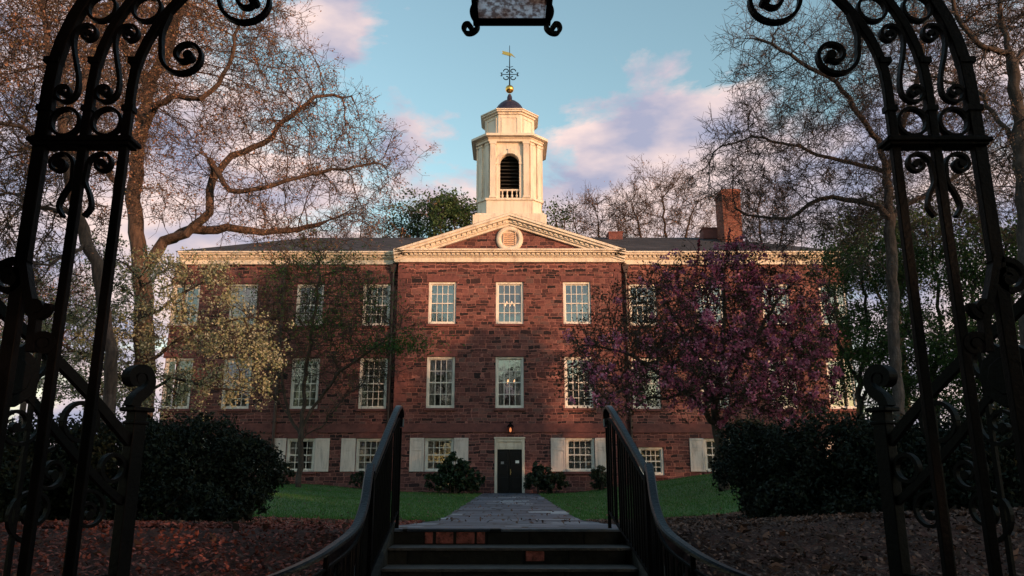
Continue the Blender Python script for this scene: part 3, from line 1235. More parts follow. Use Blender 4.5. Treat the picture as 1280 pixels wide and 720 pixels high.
for k in range(4):
    zt_ = Zc(234)
    bl_y = CC - hs + .12
    def rb2(x0, x1, y0, y1, z0_, z1_):
        vs = [(x0, y0, z0_), (x1, y0, z0_), (x1, y1, z0_), (x0, y1, z0_), (x0, y0, z1_), (x1, y0, z1_), (x1, y1, z1_), (x0, y1, z1_)]
        bl.add([rot(v, k) for v in vs], [(0, 3, 2, 1), (4, 5, 6, 7), (0, 1, 5, 4), (1, 2, 6, 5), (2, 3, 7, 6), (3, 0, 4, 7)])
    rb2(-ax + .003, ax - .003, bl_y - .07, bl_y + .07, zt_ - .09, zt_)
    rb2(-ax + .003, ax - .003, bl_y - .07, bl_y + .07, z0 + .002, z0 + .09)
    for i in range(4):
        xx = -ax + (i + .5) * 2 * ax / 4
        p_ = rot((xx, bl_y, 0), k)
        H_ = zt_ - .09 - z0 - .09
        bl.lathe(p_[0], p_[1], [(.035, z0 + .09), (.05, z0 + .09 + .1 * H_), (.075, z0 + .09 + .3 * H_), (.035, z0 + .09 + .62 * H_), (.04, z0 + .09 + .8 * H_), (.055, zt_ - .09)], 8)
bl.build('balustrade', M_cream, cbase)
cc = MB()
hk = half(591, 688.5, 170, CY - .2)
cc.poly_z(chs(hs + .22, cf + .09), z1, Zc(173))
cc.poly_z(chs(hk - .25, cf + .1), Zc(173), Zc(171.5))
cc.poly_z(chs(hk - .1, cf + .17), Zc(171.5), Zc(168.5, CY - .3))
cc.poly_z(chs(hk, cf + .2), Zc(168.5, CY - .3), Zc(165.5, CY - .3))
cc.build('belfry_cornice', M_cream, cbase, 0.012)
# drum
YD = CC - 1.55
dr = MB()
hd = half(606.5, 674.5, 150, YD)
def octg(h, kf=.45):
    return chs(h, h * kf)


z2, z3 = Zc(165.5, CY - .3), Zc(143, YD)
dr.poly_z(octg(hd - .08), z2, z2 + .14)
dr.poly_z(octg(hd - .14), z2 + .14, z3)
dr.poly_z(octg(hd - .05), z3, z3 + .12)
dr.poly_z(octg(hd + .08), z3 + .12, z3 + .22)
dr.poly_z(octg(hd + .14), z3 + .22, Zc(137.5, YD))
dr.poly_z(octg(hd + .10), Zc(137.5, YD), Zc(134, YD), octg(hd * .66))
dro = dr.build('drum', M_cream, cbase, 0.012)
pn = MB()
hh_ = hd - .14
for (c_, tg, nrm, hw_) in (((0, -hh_), (1, 0), (0, -1), hh_ * .33), ((hh_ * .725, -hh_ * .725), (.7071, .7071), (.7071, -.7071), hh_ * .28), ((-hh_ * .725, -hh_ * .725), (.7071, -.7071), (-.7071, -.7071), hh_ * .28)):
    c_, tg, nrm = map(np.array, (c_, tg, nrm))
    za, zb_ = z2 + .34, z3 - .18
    for (ta, tb, a_, b_) in ((-hw_, hw_, za, za + .05), (-hw_, hw_, zb_ - .05, zb_), (-hw_, -hw_ + .05, za + .05, zb_ - .05), (hw_ - .05, hw_, za + .05, zb_ - .05)):
        pts = [c_ + tg * ta - nrm * .01, c_ + tg * tb - nrm * .01, c_ + tg * tb + nrm * .035, c_ + tg * ta + nrm * .035]
        pn.poly_z([(p[0], p[1] + CC) for p in pts], a_, b_)
pn.build('panel_moulding', M_cream, dro)
# dome
dm = MB()
rd = half(619.5, 660.5, 134, CC - .9)
zd = Zc(134.5, YD)
prof = [(rd + .06, zd - .02), (rd + .06, zd + .05)]
hD = Zc(121.5, CC) - zd
for a in np.linspace(0, pi / 2, 12)[:-1]:
    prof.append((rd * cos(a) * .98 + .03 * (a > 1), zd + .05 + hD * .78 * sin(a)))
prof += [(.16, zd + hD), (.09, zd + hD + .18), (.06, Zc(118, CC))]
dmo = dm.lathe(0, CC, prof, 32).build('dome', M_dome, cbase, smooth=True)
zbll = Zc(111.5, CC)
gb_ = MB().lathe(0, CC, [(.27 * sin(a) + .001, zbll - .27 * cos(a)) for a in np.linspace(0, pi, 14)], 20)
gb_.build('gold_ball', M_gold, cbase, smooth=True)
wv_ = MB()
zt_ = Zc(57, CC)
wv_.tube([(0, CC, zbll), (0, CC, zt_)], .035, 6, ra=[.05, .018])
z_ = Zc(93, CC)
for s in (-1, 1):               # scrolled cardinal arms
    for (dx, dy) in ((1, 0), (0, 1)):
        wv_.tube([(0, CC, z_), (s * dx * .52, CC + s * dy * .52, z_)], .024, 6)
        cpts = []
        for a in np.linspace(0, 1.6 * pi, 12):
            r_ = .20 * (1 - a / (2.4 * pi))
            cpts.append((s * dx * (.20 + r_ * cos(a)), CC + s * dy * (.20 + r_ * cos(a)), z_ + .22 + r_ * sin(a)))
        wv_.tube(cpts, .034, 5)
        wv_.tube([(c[0], c[1], 2 * z_ - c[2]) for c in cpts], .034, 5)
        # end ornament
        ex_, ey_ = s * dx * .52, s * dy * .52
        wv_.tube([(ex_, CC + ey_, z_ - .13), (ex_, CC + ey_, z_ + .13)], .03, 5)
        wv_.tube([(ex_ - .09 * dx, CC + ey_ - .09 * dy, z_ + .1), (ex_ + .09 * dx, CC + ey_ + .09 * dy, z_ + .1)], .02, 5)
        wv_.tube([(ex_ - .09 * dx, CC + ey_ - .09 * dy, z_ - .1), (ex_ + .09 * dx, CC + ey_ + .09 * dy, z_ - .1)], .02, 5)
        wv_.tube([(0, CC, z_ + .5), (s * dx * .22, CC + s * dy * .22, z_ + .58)], .02, 5)
wvo = wv_.build('weathervane', M_iron, cbase)
bn = MB()
zv = Zc(67, CC)
bn.poly_y([(-.50, zv + .20), (-.44, zv + .08), (-.5, zv - .02), (-.06, zv - .16), (.10, zv - .22), (.08, zv - .10), (.38, zv - .30), (.14, zv - .02), (-.05, zv + .08)], CC - .02, CC + .02)
bn.build('banner', M_gold, wvo)

# wall lantern over the door
wl = thing('wall_lantern', 'small black wall lantern with an amber light above the dark door', 'lantern')
lc = P(638, 535, D - PF - .25)
b = MB()
b.box(lc[0] - .05, lc[0] + .05, D - PF - .03, D - PF + .01, lc[2] - .1, lc[2] + .3)
b.tube([(lc[0], D - PF, lc[2] + .22), (lc[0], D - PF - .15, lc[2] + .32), (lc[0], D - PF - .25, lc[2] + .24)], .018, 6)
b.build('bracket', M_iron, wl)
b = MB()
yl = D - PF - .25
b.poly_z([(lc[0] - .10, yl - .10), (lc[0] + .10, yl - .10), (lc[0] + .10, yl + .10), (lc[0] - .10, yl + .10)], lc[2] - .24, lc[2] - .21)
b.poly_z([(lc[0] - .17, yl - .17), (lc[0] + .17, yl - .17), (lc[0] + .17, yl + .17), (lc[0] - .17, yl + .17)], lc[2] + .06, lc[2] + .24,
         [(lc[0] - .03, yl - .03), (lc[0] + .03, yl - .03), (lc[0] + .03, yl + .03), (lc[0] - .03, yl + .03)])
for sx in (-1, 1):
    for sy in (-1, 1):
        b.tube([(lc[0] + sx * .09, yl + sy * .09, lc[2] - .22), (lc[0] + sx * .13, yl + sy * .13, lc[2] + .07)], .012, 5)
b.build('housing', M_iron, wl)
MB().lathe(lc[0], yl, [(.02, lc[2] - .2), (.05, lc[2] - .15), (.055, lc[2] - .06), (.02, lc[2] + .02)], 10).build('flame', M_bulb, wl)

# chandeliers seen through the two middle windows
for (px, py, lab) in ((637, 381, 'lit chandelier behind the middle window of the top floor'), (637, 478, 'lit chandelier behind the middle window of the floor over the door')):
    ch = thing('chandelier', lab, 'chandelier', 'chandeliers behind the middle windows')
    c = P(px, py, D + .9)
    fb = MB()
    fb.tube([(c[0], c[1], c[2] + 1.0), (c[0], c[1], c[2] - .25)], .02, 6)
    fl_ = MB()
    nb_ = 7 if py < 400 else 5
    for k in range(nb_):
        a = 2 * pi * k / nb_ + .2 + py
        ex_, ey_ = .30 * cos(a), .30 * sin(a)
        fb.tube([(c[0], c[1], c[2] - .2), (c[0] + ex_ * .6, c[1] + ey_ * .6, c[2] - .24), (c[0] + ex_, c[1] + ey_, c[2] - .05)], .014, 5)
        fl_.lathe(c[0] + ex_, c[1] + ey_, [(.01, c[2] - .04), (.035, c[2] + .02), (.03, c[2] + .07), (.005, c[2] + .14)], 8)
    fb.build('frame', M_brass, ch)
    fl_.build('bulbs', M_flame, ch)

#--PART2--
# ------------------------------------------------------------------ TREES
LIMB_IDS = []


def colonise(limbs, blobs, step=0.35, kill=0.55, infl=2.5, seed=1, wob=0.22, maxit=110, grav=0.0, maxn=9000):
    """space colonisation: limbs = hand-laid main limbs, blobs = volumes the crown fills"""
    rg = np.random.default_rng(seed)
    pos, par = [], []
    LIMB_IDS.clear()
    for li, pts in enumerate(limbs):
        n0_ = len(pos)
        pts = [np.asarray(p, float) for p in pts]
        # resample with a gentle wobble
        out = []
        for a, b in zip(pts[:-1], pts[1:]):
            L_ = np.linalg.norm(b - a)
            k = max(1, int(round(L_ / step)))
            for j in range(k):
                out.append(a + (b - a) * j / k)
        out.append(pts[-1])
        out = [p + rg.normal(0, step * .10, 3) * (0 < i) for i, p in enumerate(out)]
        if li == 0:
            pi_ = -1
        else:
            A = np.array(pos)
            pi_ = int(np.argmin(np.linalg.norm(A - out[0], axis=1)))
            out = out[1:]
        for p in out:
            pos.append(p)
            par.append(pi_)
            pi_ = len(pos) - 1
        LIMB_IDS.append((n0_, len(pos)))
    pts = []
    for (c, rx, ry, rz, n) in blobs:
        d = rg.normal(size=(n, 3))
        d /= np.linalg.norm(d, axis=1)[:, None]
        r = rg.random(n) ** (1 / 2.2)
        pts.append(np.asarray(c) + d * r[:, None] * np.array((rx, ry, rz)))
    A = np.concatenate(pts)
    Np = np.array(pos)
    nodes = [p for p in Np]
    par = list(par)
    kids = [0] * len(nodes)
    near = np.full(len(A), -1)
    dist = np.full(len(A), 1e9)
    new = list(range(len(nodes)))
    base_ok = max(2, int(1.6 / step))
    for it in range(maxit):
        Q = np.array([nodes[i] for i in new])
        for s in range(0, len(Q), 400):
            dd = np.linalg.norm(A[:, None, :] - Q[None, s:s + 400, :], axis=2)
            j = dd.argmin(1)
            v = dd[np.arange(len(A)), j]
            m = v < dist
            dist[m] = v[m]
            near[m] = np.array(new)[s + j[m]]
        keep = dist > kill
        A, near, dist = A[keep], near[keep], dist[keep]
        if len(A) == 0:
            break
        act = dist < infl * (3 if it < 6 else 1)
        if not act.any():
            break
        src = near[act]
        dv = A[act] - np.array(nodes)[src]
        dv /= np.linalg.norm(dv, axis=1)[:, None] + 1e-9
        u, inv = np.unique(src, return_inverse=True)
        acc = np.zeros((len(u), 3))
        np.add.at(acc, inv, dv)
        nn = np.linalg.norm(acc, axis=1)
        new = []
        for q, i in enumerate(u):
            if kids[i] >= 3:
                # free its attractors
                continue
            v = acc[q] / (nn[q] + 1e-6)
            if par[i] >= 0:
                pd = nodes[i] - nodes[par[i]]
                pd = pd / (np.linalg.norm(pd) + 1e-9)
                v = v + pd * 0.35
            v = v + rg.normal(0, wob, 3)
            v[2] += grav
            v /= np.linalg.norm(v) + 1e-9
            nodes.append(nodes[i] + v * step * rg.uniform(.8, 1.15))
            par.append(int(i))
            kids[i] += 1
            kids.append(0)
            new.append(len(nodes) - 1)
        if not new or len(nodes) > maxn:
            break
    return np.array(nodes), np.array(par)


def pipe(pos, par, tip=0.012, ex=2.4):
    n = len(pos)
    acc = np.zeros(n)
    r = np.zeros(n)
    for i in range(n - 1, -1, -1):
        r[i] = tip if acc[i] == 0 else acc[i] ** (1 / ex)
        if par[i] >= 0:
            acc[par[i]] += r[i] ** ex
    return r


def skin_edges(pos, par, rad, m, name, parent, flare=None, idx=None):
    """tapered tubes along every edge, joined at the nodes"""
    n = len(pos)
    e = np.where(par >= 0)[0] if idx is None else idx
    main = np.full(n, -1)
    best = np.zeros(n)
    for i in range(n):
        p = par[i]
        if p >= 0 and rad[i] > best[p]:
            best[p] = rad[i]
            main[p] = i
    dirn = np.zeros((n, 3))
    pp = np.where(par >= 0, par, 0)
    dirn = pos - pos[pp]
    root = par < 0
    for i in np.where(root)[0]:
        if main[i] >= 0:
            dirn[i] = pos[main[i]] - pos[i]
    # average with the continuing child for smoother joints
    mm = main >= 0
    d2 = dirn.copy()
    d2[mm] += pos[main[mm]] - pos[mm]
    d2 /= np.linalg.norm(d2, axis=1)[:, None] + 1e-9
    d1 = dirn / (np.linalg.norm(dirn, axis=1)[:, None] + 1e-9)
    Vs, Fs = [], []
    base = 0
    ref = np.array((0.83, 0.21, 0.0))
    for (lo, hi, k) in ((0, .012, 3), (.012, .045, 5), (.045, 9, 10)):
        sel = e[(rad[e] >= lo) & (rad[e] < hi)]
        if len(sel) == 0:
            continue
        p = par[sel]
        ism = main[p] == sel
        ds = np.where(ism[:, None], d2[p], d1[sel])
        rs = np.where(ism, rad[p], np.minimum(rad[p], rad[sel] * 1.25))
        rings = []
        for (c, d, r) in ((pos[p], ds, rs), (pos[sel], d2[sel], rad[sel])):
            u = np.cross(d, ref)
            u /= np.linalg.norm(u, axis=1)[:, None] + 1e-9
            w = np.cross(d, u)
            a = np.arange(k) * 2 * pi / k
            rings.append(c[:, None, :] + r[:, None, None] * (np.cos(a)[None, :, None] * u[:, None, :] + np.sin(a)[None, :, None] * w[:, None, :]))
        V = np.concatenate(rings, 1).reshape(-1, 3)
        b = base + np.arange(len(sel))[:, None] * 2 * k
        j = np.arange(k)
        j2 = (j + 1) % k
        Q = np.stack([b + j, b + j2, b + j2 + k, b + j + k], -1).reshape(-1, 4)
        Vs.append(V)
        Fs.append(Q)
        base += len(V)
    return mesh_np(name, np.concatenate(Vs), np.concatenate(Fs), m, parent, smooth=True)


def twigs(pos, par, rad, levels, seed=3):
    """levels: list of (children per node, length, spread, radius, segments, up)"""
    rg = np.random.default_rng(seed)
    pos, par, rad = [pos], [par], [rad]
    P0 = pos[0]
    d = P0 - P0[np.where(par[0] >= 0, par[0], 0)]
    src = np.where(rad[0] < levels[0][6])[0]
    sd = d[src] / (np.linalg.norm(d[src], axis=1)[:, None] + 1e-9)
    sp = P0[src]
    tot = len(P0)
    cand = []
    for lv_ in levels:
        k, ln, spread, r, seg, up = lv_[:6]
        rep = rg.poisson(k, len(src))
        ii = np.repeat(np.arange(len(src)), rep)
        pi_ = src[ii]
        dd = sd[ii] + rg.normal(0, spread, (len(ii), 3))
        dd[:, 2] += up
        dd /= np.linalg.norm(dd, axis=1)[:, None] + 1e-9
        p = sp[ii]
        L_ = ln * rg.uniform(.4, 1.25, len(ii))
        ns, nsd, nsp = [], [], []
        for s in range(seg):
            dd = dd + rg.normal(0, .22, dd.shape)
            dd[:, 2] += up * .3
            dd /= np.linalg.norm(dd, axis=1)[:, None] + 1e-9
            p = p + dd * (L_ / seg)[:, None]
            ids = tot + np.arange(len(p))
            pos.append(p)
            par.append(pi_)
            rad.append(np.full(len(p), r * (1 - .25 * s / max(1, seg))))
            tot += len(p)
            pi_ = ids
            ns.append(ids)
            nsd.append(dd)
            nsp.append(p)
        src, sd, sp = np.concatenate(ns), np.concatenate(nsd), np.concatenate(nsp)
    return np.concatenate(pos), np.concatenate(par), np.concatenate(rad), sp


def tree(name, label, cat, limbs, blobs, barkm, leafm=None, leafs=None, step=.35, kill=.55, infl=2.5, seed=1, tip=.012, ex=2.4, tw=None, group=None, wob=.22, grav=0.0, trunk_r=None, leafname='foliage', maxn=9000, limb_r=None):
    root = thing(name, label, cat, group)
    pos, par = colonise(limbs, blobs, step, kill, infl, seed, wob, grav=grav, maxn=maxn)
    rad = pipe(pos, par, tip, ex)
    if trunk_r:
        s = trunk_r / rad.max()
        # scale thick parts only
        t = np.clip((rad - tip) / (rad.max() - tip), 0, 1)
        rad = rad * (1 + (s - 1) * t)
    if limb_r:
        for li, (ra_, rb_) in limb_r.items():
            i0, i1 = LIMB_IDS[li]
            m_ = np.linspace(ra_, rb_, i1 - i0)
            rad[i0:i1] = np.maximum(np.minimum(rad[i0:i1], ra_ * 1.15), m_)
    nsk = len(pos)
    tips = pos
    if tw:
        pos, par, rad, tips = twigs(pos, par, rad, tw, seed + 5)
    tr_ = pos[0]
    zlim = sorted(limbs[0], key=lambda q: q[2])[-1][2] if False else None
    # the trunk is its own part: the first limb's nodes
    k0 = 0
    for i in range(1, nsk):
        if par[i] == i - 1 and np.linalg.norm(pos[i] - pos[0]) < 1e9 and i < 400:
            k0 = i
        else:
            break
    L0 = sum(np.linalg.norm(np.asarray(b) - np.asarray(a)) for a, b in zip(limbs[0][:-1], limbs[0][1:]))
    k0 = min(k0, int(L0 / step) + 1)
    alln = np.where(par >= 0)[0]
    skin_edges(pos, par, rad, barkm, 'trunk', root, idx=alln[alln <= k0])
    skin_edges(pos, par, rad, barkm, 'branches', root, idx=alln[alln > k0])
    if leafm is not None:
        for li, (lm_, num, size, spread, aspect) in enumerate(leafs):
            rg = np.random.default_rng(seed + 50 + li)
            c = tips[rg.integers(0, len(tips), num)] + rg.normal(0, spread, (num, 3))
            leafcards(c, size, lm_, leafname if li == 0 else 'blossom', root, aspect=aspect)
    return root, pos, tips


def gz(x, y):
    return float(ground(x, y))


def base(px, Y, py=560):
    x = P(px, py, Y)[0]
    return np.array((x, Y, gz(x, Y) - .1))


def PP(lst):
    return [P(a, b, Y) for (a, b, Y) in lst]


BUD = leafmat('russet_buds', [(.27, .13, .08), (.36, .19, .12), (.22, .11, .08), (.30, .21, .10)], .7, .3)
GRN = leafmat('spring_leaf', [(.03, .07, .02), (.06, .11, .03), (.09, .13, .04), (.04, .09, .03)], .6, .35)
YEL = leafmat('dogwood_bract', [(.30, .29, .16), (.42, .40, .27), (.22, .25, .11), (.58, .55, .43)], .6, .35)
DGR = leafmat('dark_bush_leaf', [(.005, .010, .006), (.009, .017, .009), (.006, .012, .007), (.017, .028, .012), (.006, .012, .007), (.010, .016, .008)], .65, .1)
PNK = leafmat('crabapple_blossom', [(.48, .11, .24), (.66, .23, .38), (.36, .07, .15), (.78, .42, .55)], .6, .35)
MAR = leafmat('crabapple_leaf', [(.022, .022, .012), (.045, .024, .018), (.028, .042, .016), (.08, .026, .026)], .6, .3)
EVG = leafmat('tree_leaf_green', [(.03, .06, .025), (.055, .10, .035), (.08, .13, .05)], .6, .3)

TW = [(1.5, .5, .7, .0065, 2, .03, .04), (1.4, .34, .8, .0048, 2, .03), (.8, .22, .8, .0038, 2, .03)]

# big old tree on the left, its limbs reaching over the roof
b0 = base(182, 20)
limbsA = [[b0] + PP([(182, 430, 20), (176, 330, 20), (166, 250, 20), (174, 180, 20), (186, 110, 20), (215, 50, 19.5), (240, -60, 19)]),
          PP([(178, 345, 20), (205, 302, 20.2), (240, 287, 20.6), (285, 286, 21), (330, 290, 21.5), (400, 282, 22)]),
          PP([(205, 300, 20.2), (235, 292, 20), (262, 268, 20), (266, 225, 20), (290, 195, 20), (330, 180, 20.2), (355, 150, 20.5), (395, 122, 20.6), (440, 120, 21)]),
          PP([(268, 222, 20), (262, 200, 19.6), (285, 240, 19.4), (330, 235, 19.2), (400, 215, 19.4), (470, 205, 19.6)]),
          PP([(174, 180, 20), (190, 138, 19.6), (215, 120, 19), (250, 124, 18.6), (275, 105, 18.6), (290, 70, 18.4), (300, 20, 18)]),
          PP([(186, 110, 20), (160, 60, 20.6), (120, 20, 21), (90, -30, 21)]),
          PP([(166, 250, 20), (120, 200, 21), (60, 185, 22), (0, 190, 22)])]
blA = [(P(200, 40, 20), 3.6, 4.0, 4.2, 1500), (P(310, 70, 20), 2.0, 3.2, 2.8, 1100), (P(385, 160, 20.5), 1.9, 2.6, 2.0, 1000), (P(455, 215, 20.5), 1.45, 2.0, 1.5, 700),
       (P(300, 230, 20), 3.0, 2.6, 1.7, 850), (P(60, 80, 21), 3.3, 3.5, 4.0, 1000), (P(430, 268, 21.5), 1.9, 1.4, .8, 400)]
tree('bare_tree', 'large spreading tree with russet buds whose thick crooked limbs reach over the left roof', 'tree', limbsA, blA, M_bark, 1,
     [(BUD, 40000, .028, .06, .6)], step=.30, kill=.44, infl=2.2, seed=21, tip=.008, ex=2.05, tw=TW, trunk_r=.24, wob=.17, limb_r={0: (.27, .12), 1: (.17, .07), 2: (.13, .04), 3: (.08, .03), 4: (.10, .035), 5: (.09, .03)}, leafname='buds')
# leaning tree at the left edge
b0 = base(140, 14.5)
limbsB = [[b0] + PP([(138, 440, 14.5), (124, 345, 14.5), (98, 270, 14.5), (84, 215, 14.5), (78, 150, 14.3), (60, 70, 14), (50, -60, 14)]),
          PP([(84, 215, 14.5), (60, 200, 14), (30, 160, 13.6), (-20, 150, 13)]),
          PP([(98, 270, 14.5), (50, 260, 15), (10, 240, 15.5), (-40, 250, 15.5)]),
          PP([(78, 150, 14.3), (110, 90, 15), (130, 20, 15.5), (160, -40, 15.5)]),
          PP([(110, 305, 14.5), (60, 330, 13.7), (20, 322, 13), (-30, 330, 13)])]
blB = [(P(40, 60, 14), 2.5, 2.6, 3.0, 1500), (P(0, 260, 14.5), 2.0, 2.2, 2.2, 900), (P(150, 0, 15.2), 1.9, 2.4, 2.2, 900), (P(90, 180, 14.5), 1.5, 2.0, 1.4, 400)]
tree('bare_tree', 'leaning bare tree at the left edge with a crooked slanting trunk and fine twigs', 'tree', limbsB, blB, M_bark, 1,
     [(BUD, 24000, .026, .06, .6)], step=.26, kill=.36, infl=1.8, seed=33, tip=.007, ex=2.05, wob=.17,
     tw=[(1.3, .45, .75, .008, 2, .03, .04), (1.4, .3, .8, .0055, 2, .03), (.9, .2, .8, .004, 2, .03)], trunk_r=.115, leafname='buds')

# dogwood with flat layers of pale bracts
b0 = base(172, 17)
limbsD = [[b0] + PP([(172, 520, 17), (175, 470, 17), (170, 420, 17), (176, 360, 17)]),
          PP([(172, 500, 17), (215, 470, 16.8), (270, 485, 16.6), (320, 490, 16.4)]),
          PP([(172, 490, 17), (120, 450, 17.2), (70, 430, 17.3)]),
          PP([(175, 460, 17), (230, 420, 17), (290, 400, 17), (330, 400, 17)]),
          PP([(176, 400, 17), (240, 360, 17.2), (270, 340, 17.2)])]
blD = []
for (px, py, rx) in ((190, 330, 1.2), (140, 345, 1.5), (245, 355, 1.0), (90, 385, 1.3), (195, 388, 2.0), (285, 395, 1.1), (110, 410, 1.7), (225, 428, 2.1), (310, 437, .9), (70, 440, 1.3), (135, 445, 1.6), (210, 472, 2.0), (285, 480, .9), (85, 485, 1.3), (175, 500, 1.5)):
    blD.append((P(px, py, 17), rx, 1.6, .17, int(150 * rx)))
tree('dogwood_tree', 'low dogwood covered in pale yellow green blossom in front of the left wing', 'tree', limbsD, blD, M_bark2, 1,
     [(GRN, 2200, .028, .08, .5), (YEL, 25000, .027, .06, .8)], step=.22, kill=.3, infl=1.5, seed=5, tip=.008, ex=2.3,
     tw=[(1.4, .3, .7, .006, 2, .05, .03), (1.0, .2, .8, .004, 2, .05)], trunk_r=.10)

# slender young tree on the left lawn
b0 = base(374, 34, 600)
limbsS = [[b0] + PP([(375, 575, 34), (377, 535, 34), (380, 500, 34), (385, 440, 34), (395, 380, 34), (400, 330, 34)]),
          PP([(377, 545, 34), (362, 520, 34), (355, 490, 34), (345, 440, 34), (335, 390, 34)]),
          PP([(377, 535, 34), (395, 505, 34), (420, 470, 33.5), (460, 440, 33), (500, 410, 33)]),
          PP([(376, 550, 34), (400, 535, 34.3), (430, 500, 34.5), (450, 480, 34.6)]),
          PP([(360, 515, 34), (335, 490, 33.6), (315, 450, 33.5)])]
blS = [(P(395, 370, 34), 3.0, 2.4, 2.3, 800), (P(430, 440, 33.5), 2.6, 2.0, 2.0, 600), (P(345, 430, 34), 2.0, 2.0, 2.3, 500), (P(385, 320, 34), 2.2, 1.8, 1.6, 400), (P(475, 400, 33.5), 1.4, 1.5, 1.6, 250)]
rS, _, _ = tree('young_tree', 'slender young tree with fine upright twigs standing on the left lawn', 'tree', limbsS, blS, M_bark2, 1,
     [(GRN, 3200, .045, .14, .6)], step=.34, kill=.45, infl=2.2, seed=8, tip=.011, ex=2.4,
     tw=[(1.6, .6, .5, .010, 3, .12, .04), (1.2, .4, .6, .008, 2, .1)], trunk_r=.13)
rg = np.random.default_rng(4)
cs = []
for (px, py, sx, sz, n_) in ((485, 434, .95, .22, 1100), (400, 408, .9, .30, 600), (410, 330, 1.3, .5, 900), (515, 425, .7, .3, 500), (440, 380, 1.3, .7, 900), (350, 345, .8, .6, 500)):
    c = P(px, py, 33)
    cs.append(c + rg.normal(size=(n_, 3)) * np.array((sx, .5, sz)))
leafcards(np.concatenate(cs), .055, leafmat('fresh_leaf', [(.03, .08, .02), (.055, .115, .03)], .6, .3), 'leaf_sprays', rS)

# crabapple in flower
b0 = base(905, 22, 600)
limbsC = [[b0] + PP([(900, 560, 22), (896, 530, 22), (893, 505, 22), (900, 470, 22), (905, 400, 22), (905, 330, 22)]),
          PP([(895, 535, 22), (870, 500, 21.6), (830, 470, 21.4), (780, 440, 21.2), (740, 430, 21)]),
          PP([(896, 530, 22), (925, 500, 22.2), (960, 470, 22.4), (1010, 440, 22.6)]),
          PP([(893, 505, 22), (870, 450, 22.6), (840, 390, 23), (820, 360, 23)]),
          PP([(900, 500, 22), (935, 440, 21.6), (970, 380, 21.5), (990, 350, 21.5)]),
          PP([(860, 490, 21.6), (820, 500, 21), (780, 490, 20.6), (750, 495, 20.5)])]
blC = [(P(885, 420, 22), 2.4, 2.6, 2.1, 1000), (P(800, 425, 21.6), 1.9, 2.1, 1.6, 700), (P(968, 415, 22), 1.7, 2.2, 1.8, 600), (P(905, 345, 22), 1.4, 1.8, 1.2, 400),
       (P(765, 470, 21), 1.1, 1.5, .75, 260), (P(1000, 480, 22), 1.0, 1.8, .9, 240), (P(890, 480, 20.8), 2.6, 1.5, .8, 420), (P(815, 370, 22), 1.1, 1.4, .9, 200), (P(745, 425, 21.2), 1.0, 1.2, .8, 150), (P(735, 468, 21), .8, 1.2, .6, 120), (P(790, 498, 20.8), 1.1, 1.2, .45, 130), (P(955, 510, 21.4), 1.3, 1.4, .5, 160), (P(820, 390, 22), 1.3, 1.5, .9, 200)]
rC, posC, tipC = tree('crabapple_tree', 'crabapple tree thick with purple pink blossom in front of the right wing', 'tree', limbsC, blC, M_bark2, 1,
     [(MAR, 23000, .040, .10, .55)], step=.28, kill=.38, infl=2.0, seed=12, tip=.010, ex=2.35,
     tw=[(1.6, .45, .7, .008, 2, .06, .04), (1.2, .3, .8, .006, 2, .06)], trunk_r=.15)
rg = np.random.default_rng(77)
cl = tipC[rg.integers(0, len(tipC), 1500)]
wgt = np.clip(.10 + .5 * (cl[:, 0] > P(830, 400, 22)[0]) + .25 * (cl[:, 2] < P(900, 420, 22)[2]), 0, 1)
cl = cl[rg.random(len(cl)) < wgt]
cc_ = np.repeat(cl, 34, axis=0) + rg.normal(0, .062, (len(cl) * 34, 3)) * np.repeat(rg.uniform(.5, 1.5, (len(cl), 1)), 34, axis=0)
leafcards(cc_, .036, PNK, 'blossom', rC, aspect=.8)
# spikes of bloom on the long upright shoots
cs = []
for (px, py0, py1) in ((868, 300, 360), (905, 285, 350), (925, 300, 360), (945, 330, 380), (885, 320, 380), (850, 330, 380), (962, 355, 400), (1000, 360, 410)):
    a, b = P(px, py1, 22), P(px + random.uniform(-8, 8), py0, 22)
    MB().tube([a, b], .012, 4).build('shoot', M_bark2, rC)
    n_ = 150
    t_ = rg.random(n_)
    cs.append(a + (b - a) * t_[:, None] + rg.normal(0, .07, (n_, 3)) * (1.1 - t_)[:, None])
leafcards(np.concatenate(cs), .04, leafmat('red_bloom', [(.35, .06, .10), (.24, .05, .07)], .6, .35), 'blossom', rC, aspect=.8)

# pale-barked tree on the right, long fine branches to the left
b0 = base(1122, 19, 560)
limbsR = [[b0] + PP([(1120, 450, 19), (1117, 380, 19), (1114, 320, 19), (1112, 275, 19), (1108, 215, 19), (1098, 178, 18.8), (1062, 122, 18.4), (1035, 95, 18.2), (990, 70, 18), (950, 50, 18)]),
          PP([(1112, 280, 19), (1098, 260, 19), (1070, 250, 19.2), (1042, 247, 19.4), (1010, 255, 19.6), (985, 272, 19.8), (950, 272, 20), (920, 262, 20)]),
          PP([(1108, 215, 19), (1060, 205, 19.3), (1000, 185, 19.6), (940, 170, 20), (890, 190, 20)]),
          PP([(1108, 215, 19), (1130, 150, 18.6), (1150, 80, 18.2), (1160, 0, 18)]),
          PP([(1112, 275, 19), (1140, 250, 19), (1170, 240, 19.4), (1220, 200, 19.6)]),
          PP([(1116, 350, 19), (1090, 320, 18.6), (1050, 340, 18.2), (1035, 380, 18)])]
blR = [(P(1010, 130, 18.6), 2.1, 2.4, 2.0, 850), (P(930, 210, 19.6), 1.5, 2.0, 1.2, 520), (P(1040, 240, 19.3), 2.0, 2.2, 1.2, 650), (P(1160, 60, 18.4), 2.6, 3, 2.6, 1200),
       (P(1200, 210, 19.5), 2.2, 2.4, 2.0, 900), (P(960, 60, 18.2), 1.1, 1.8, 1.0, 260), (P(985, 290, 19.8), 1.4, 1.5, .6, 250)]
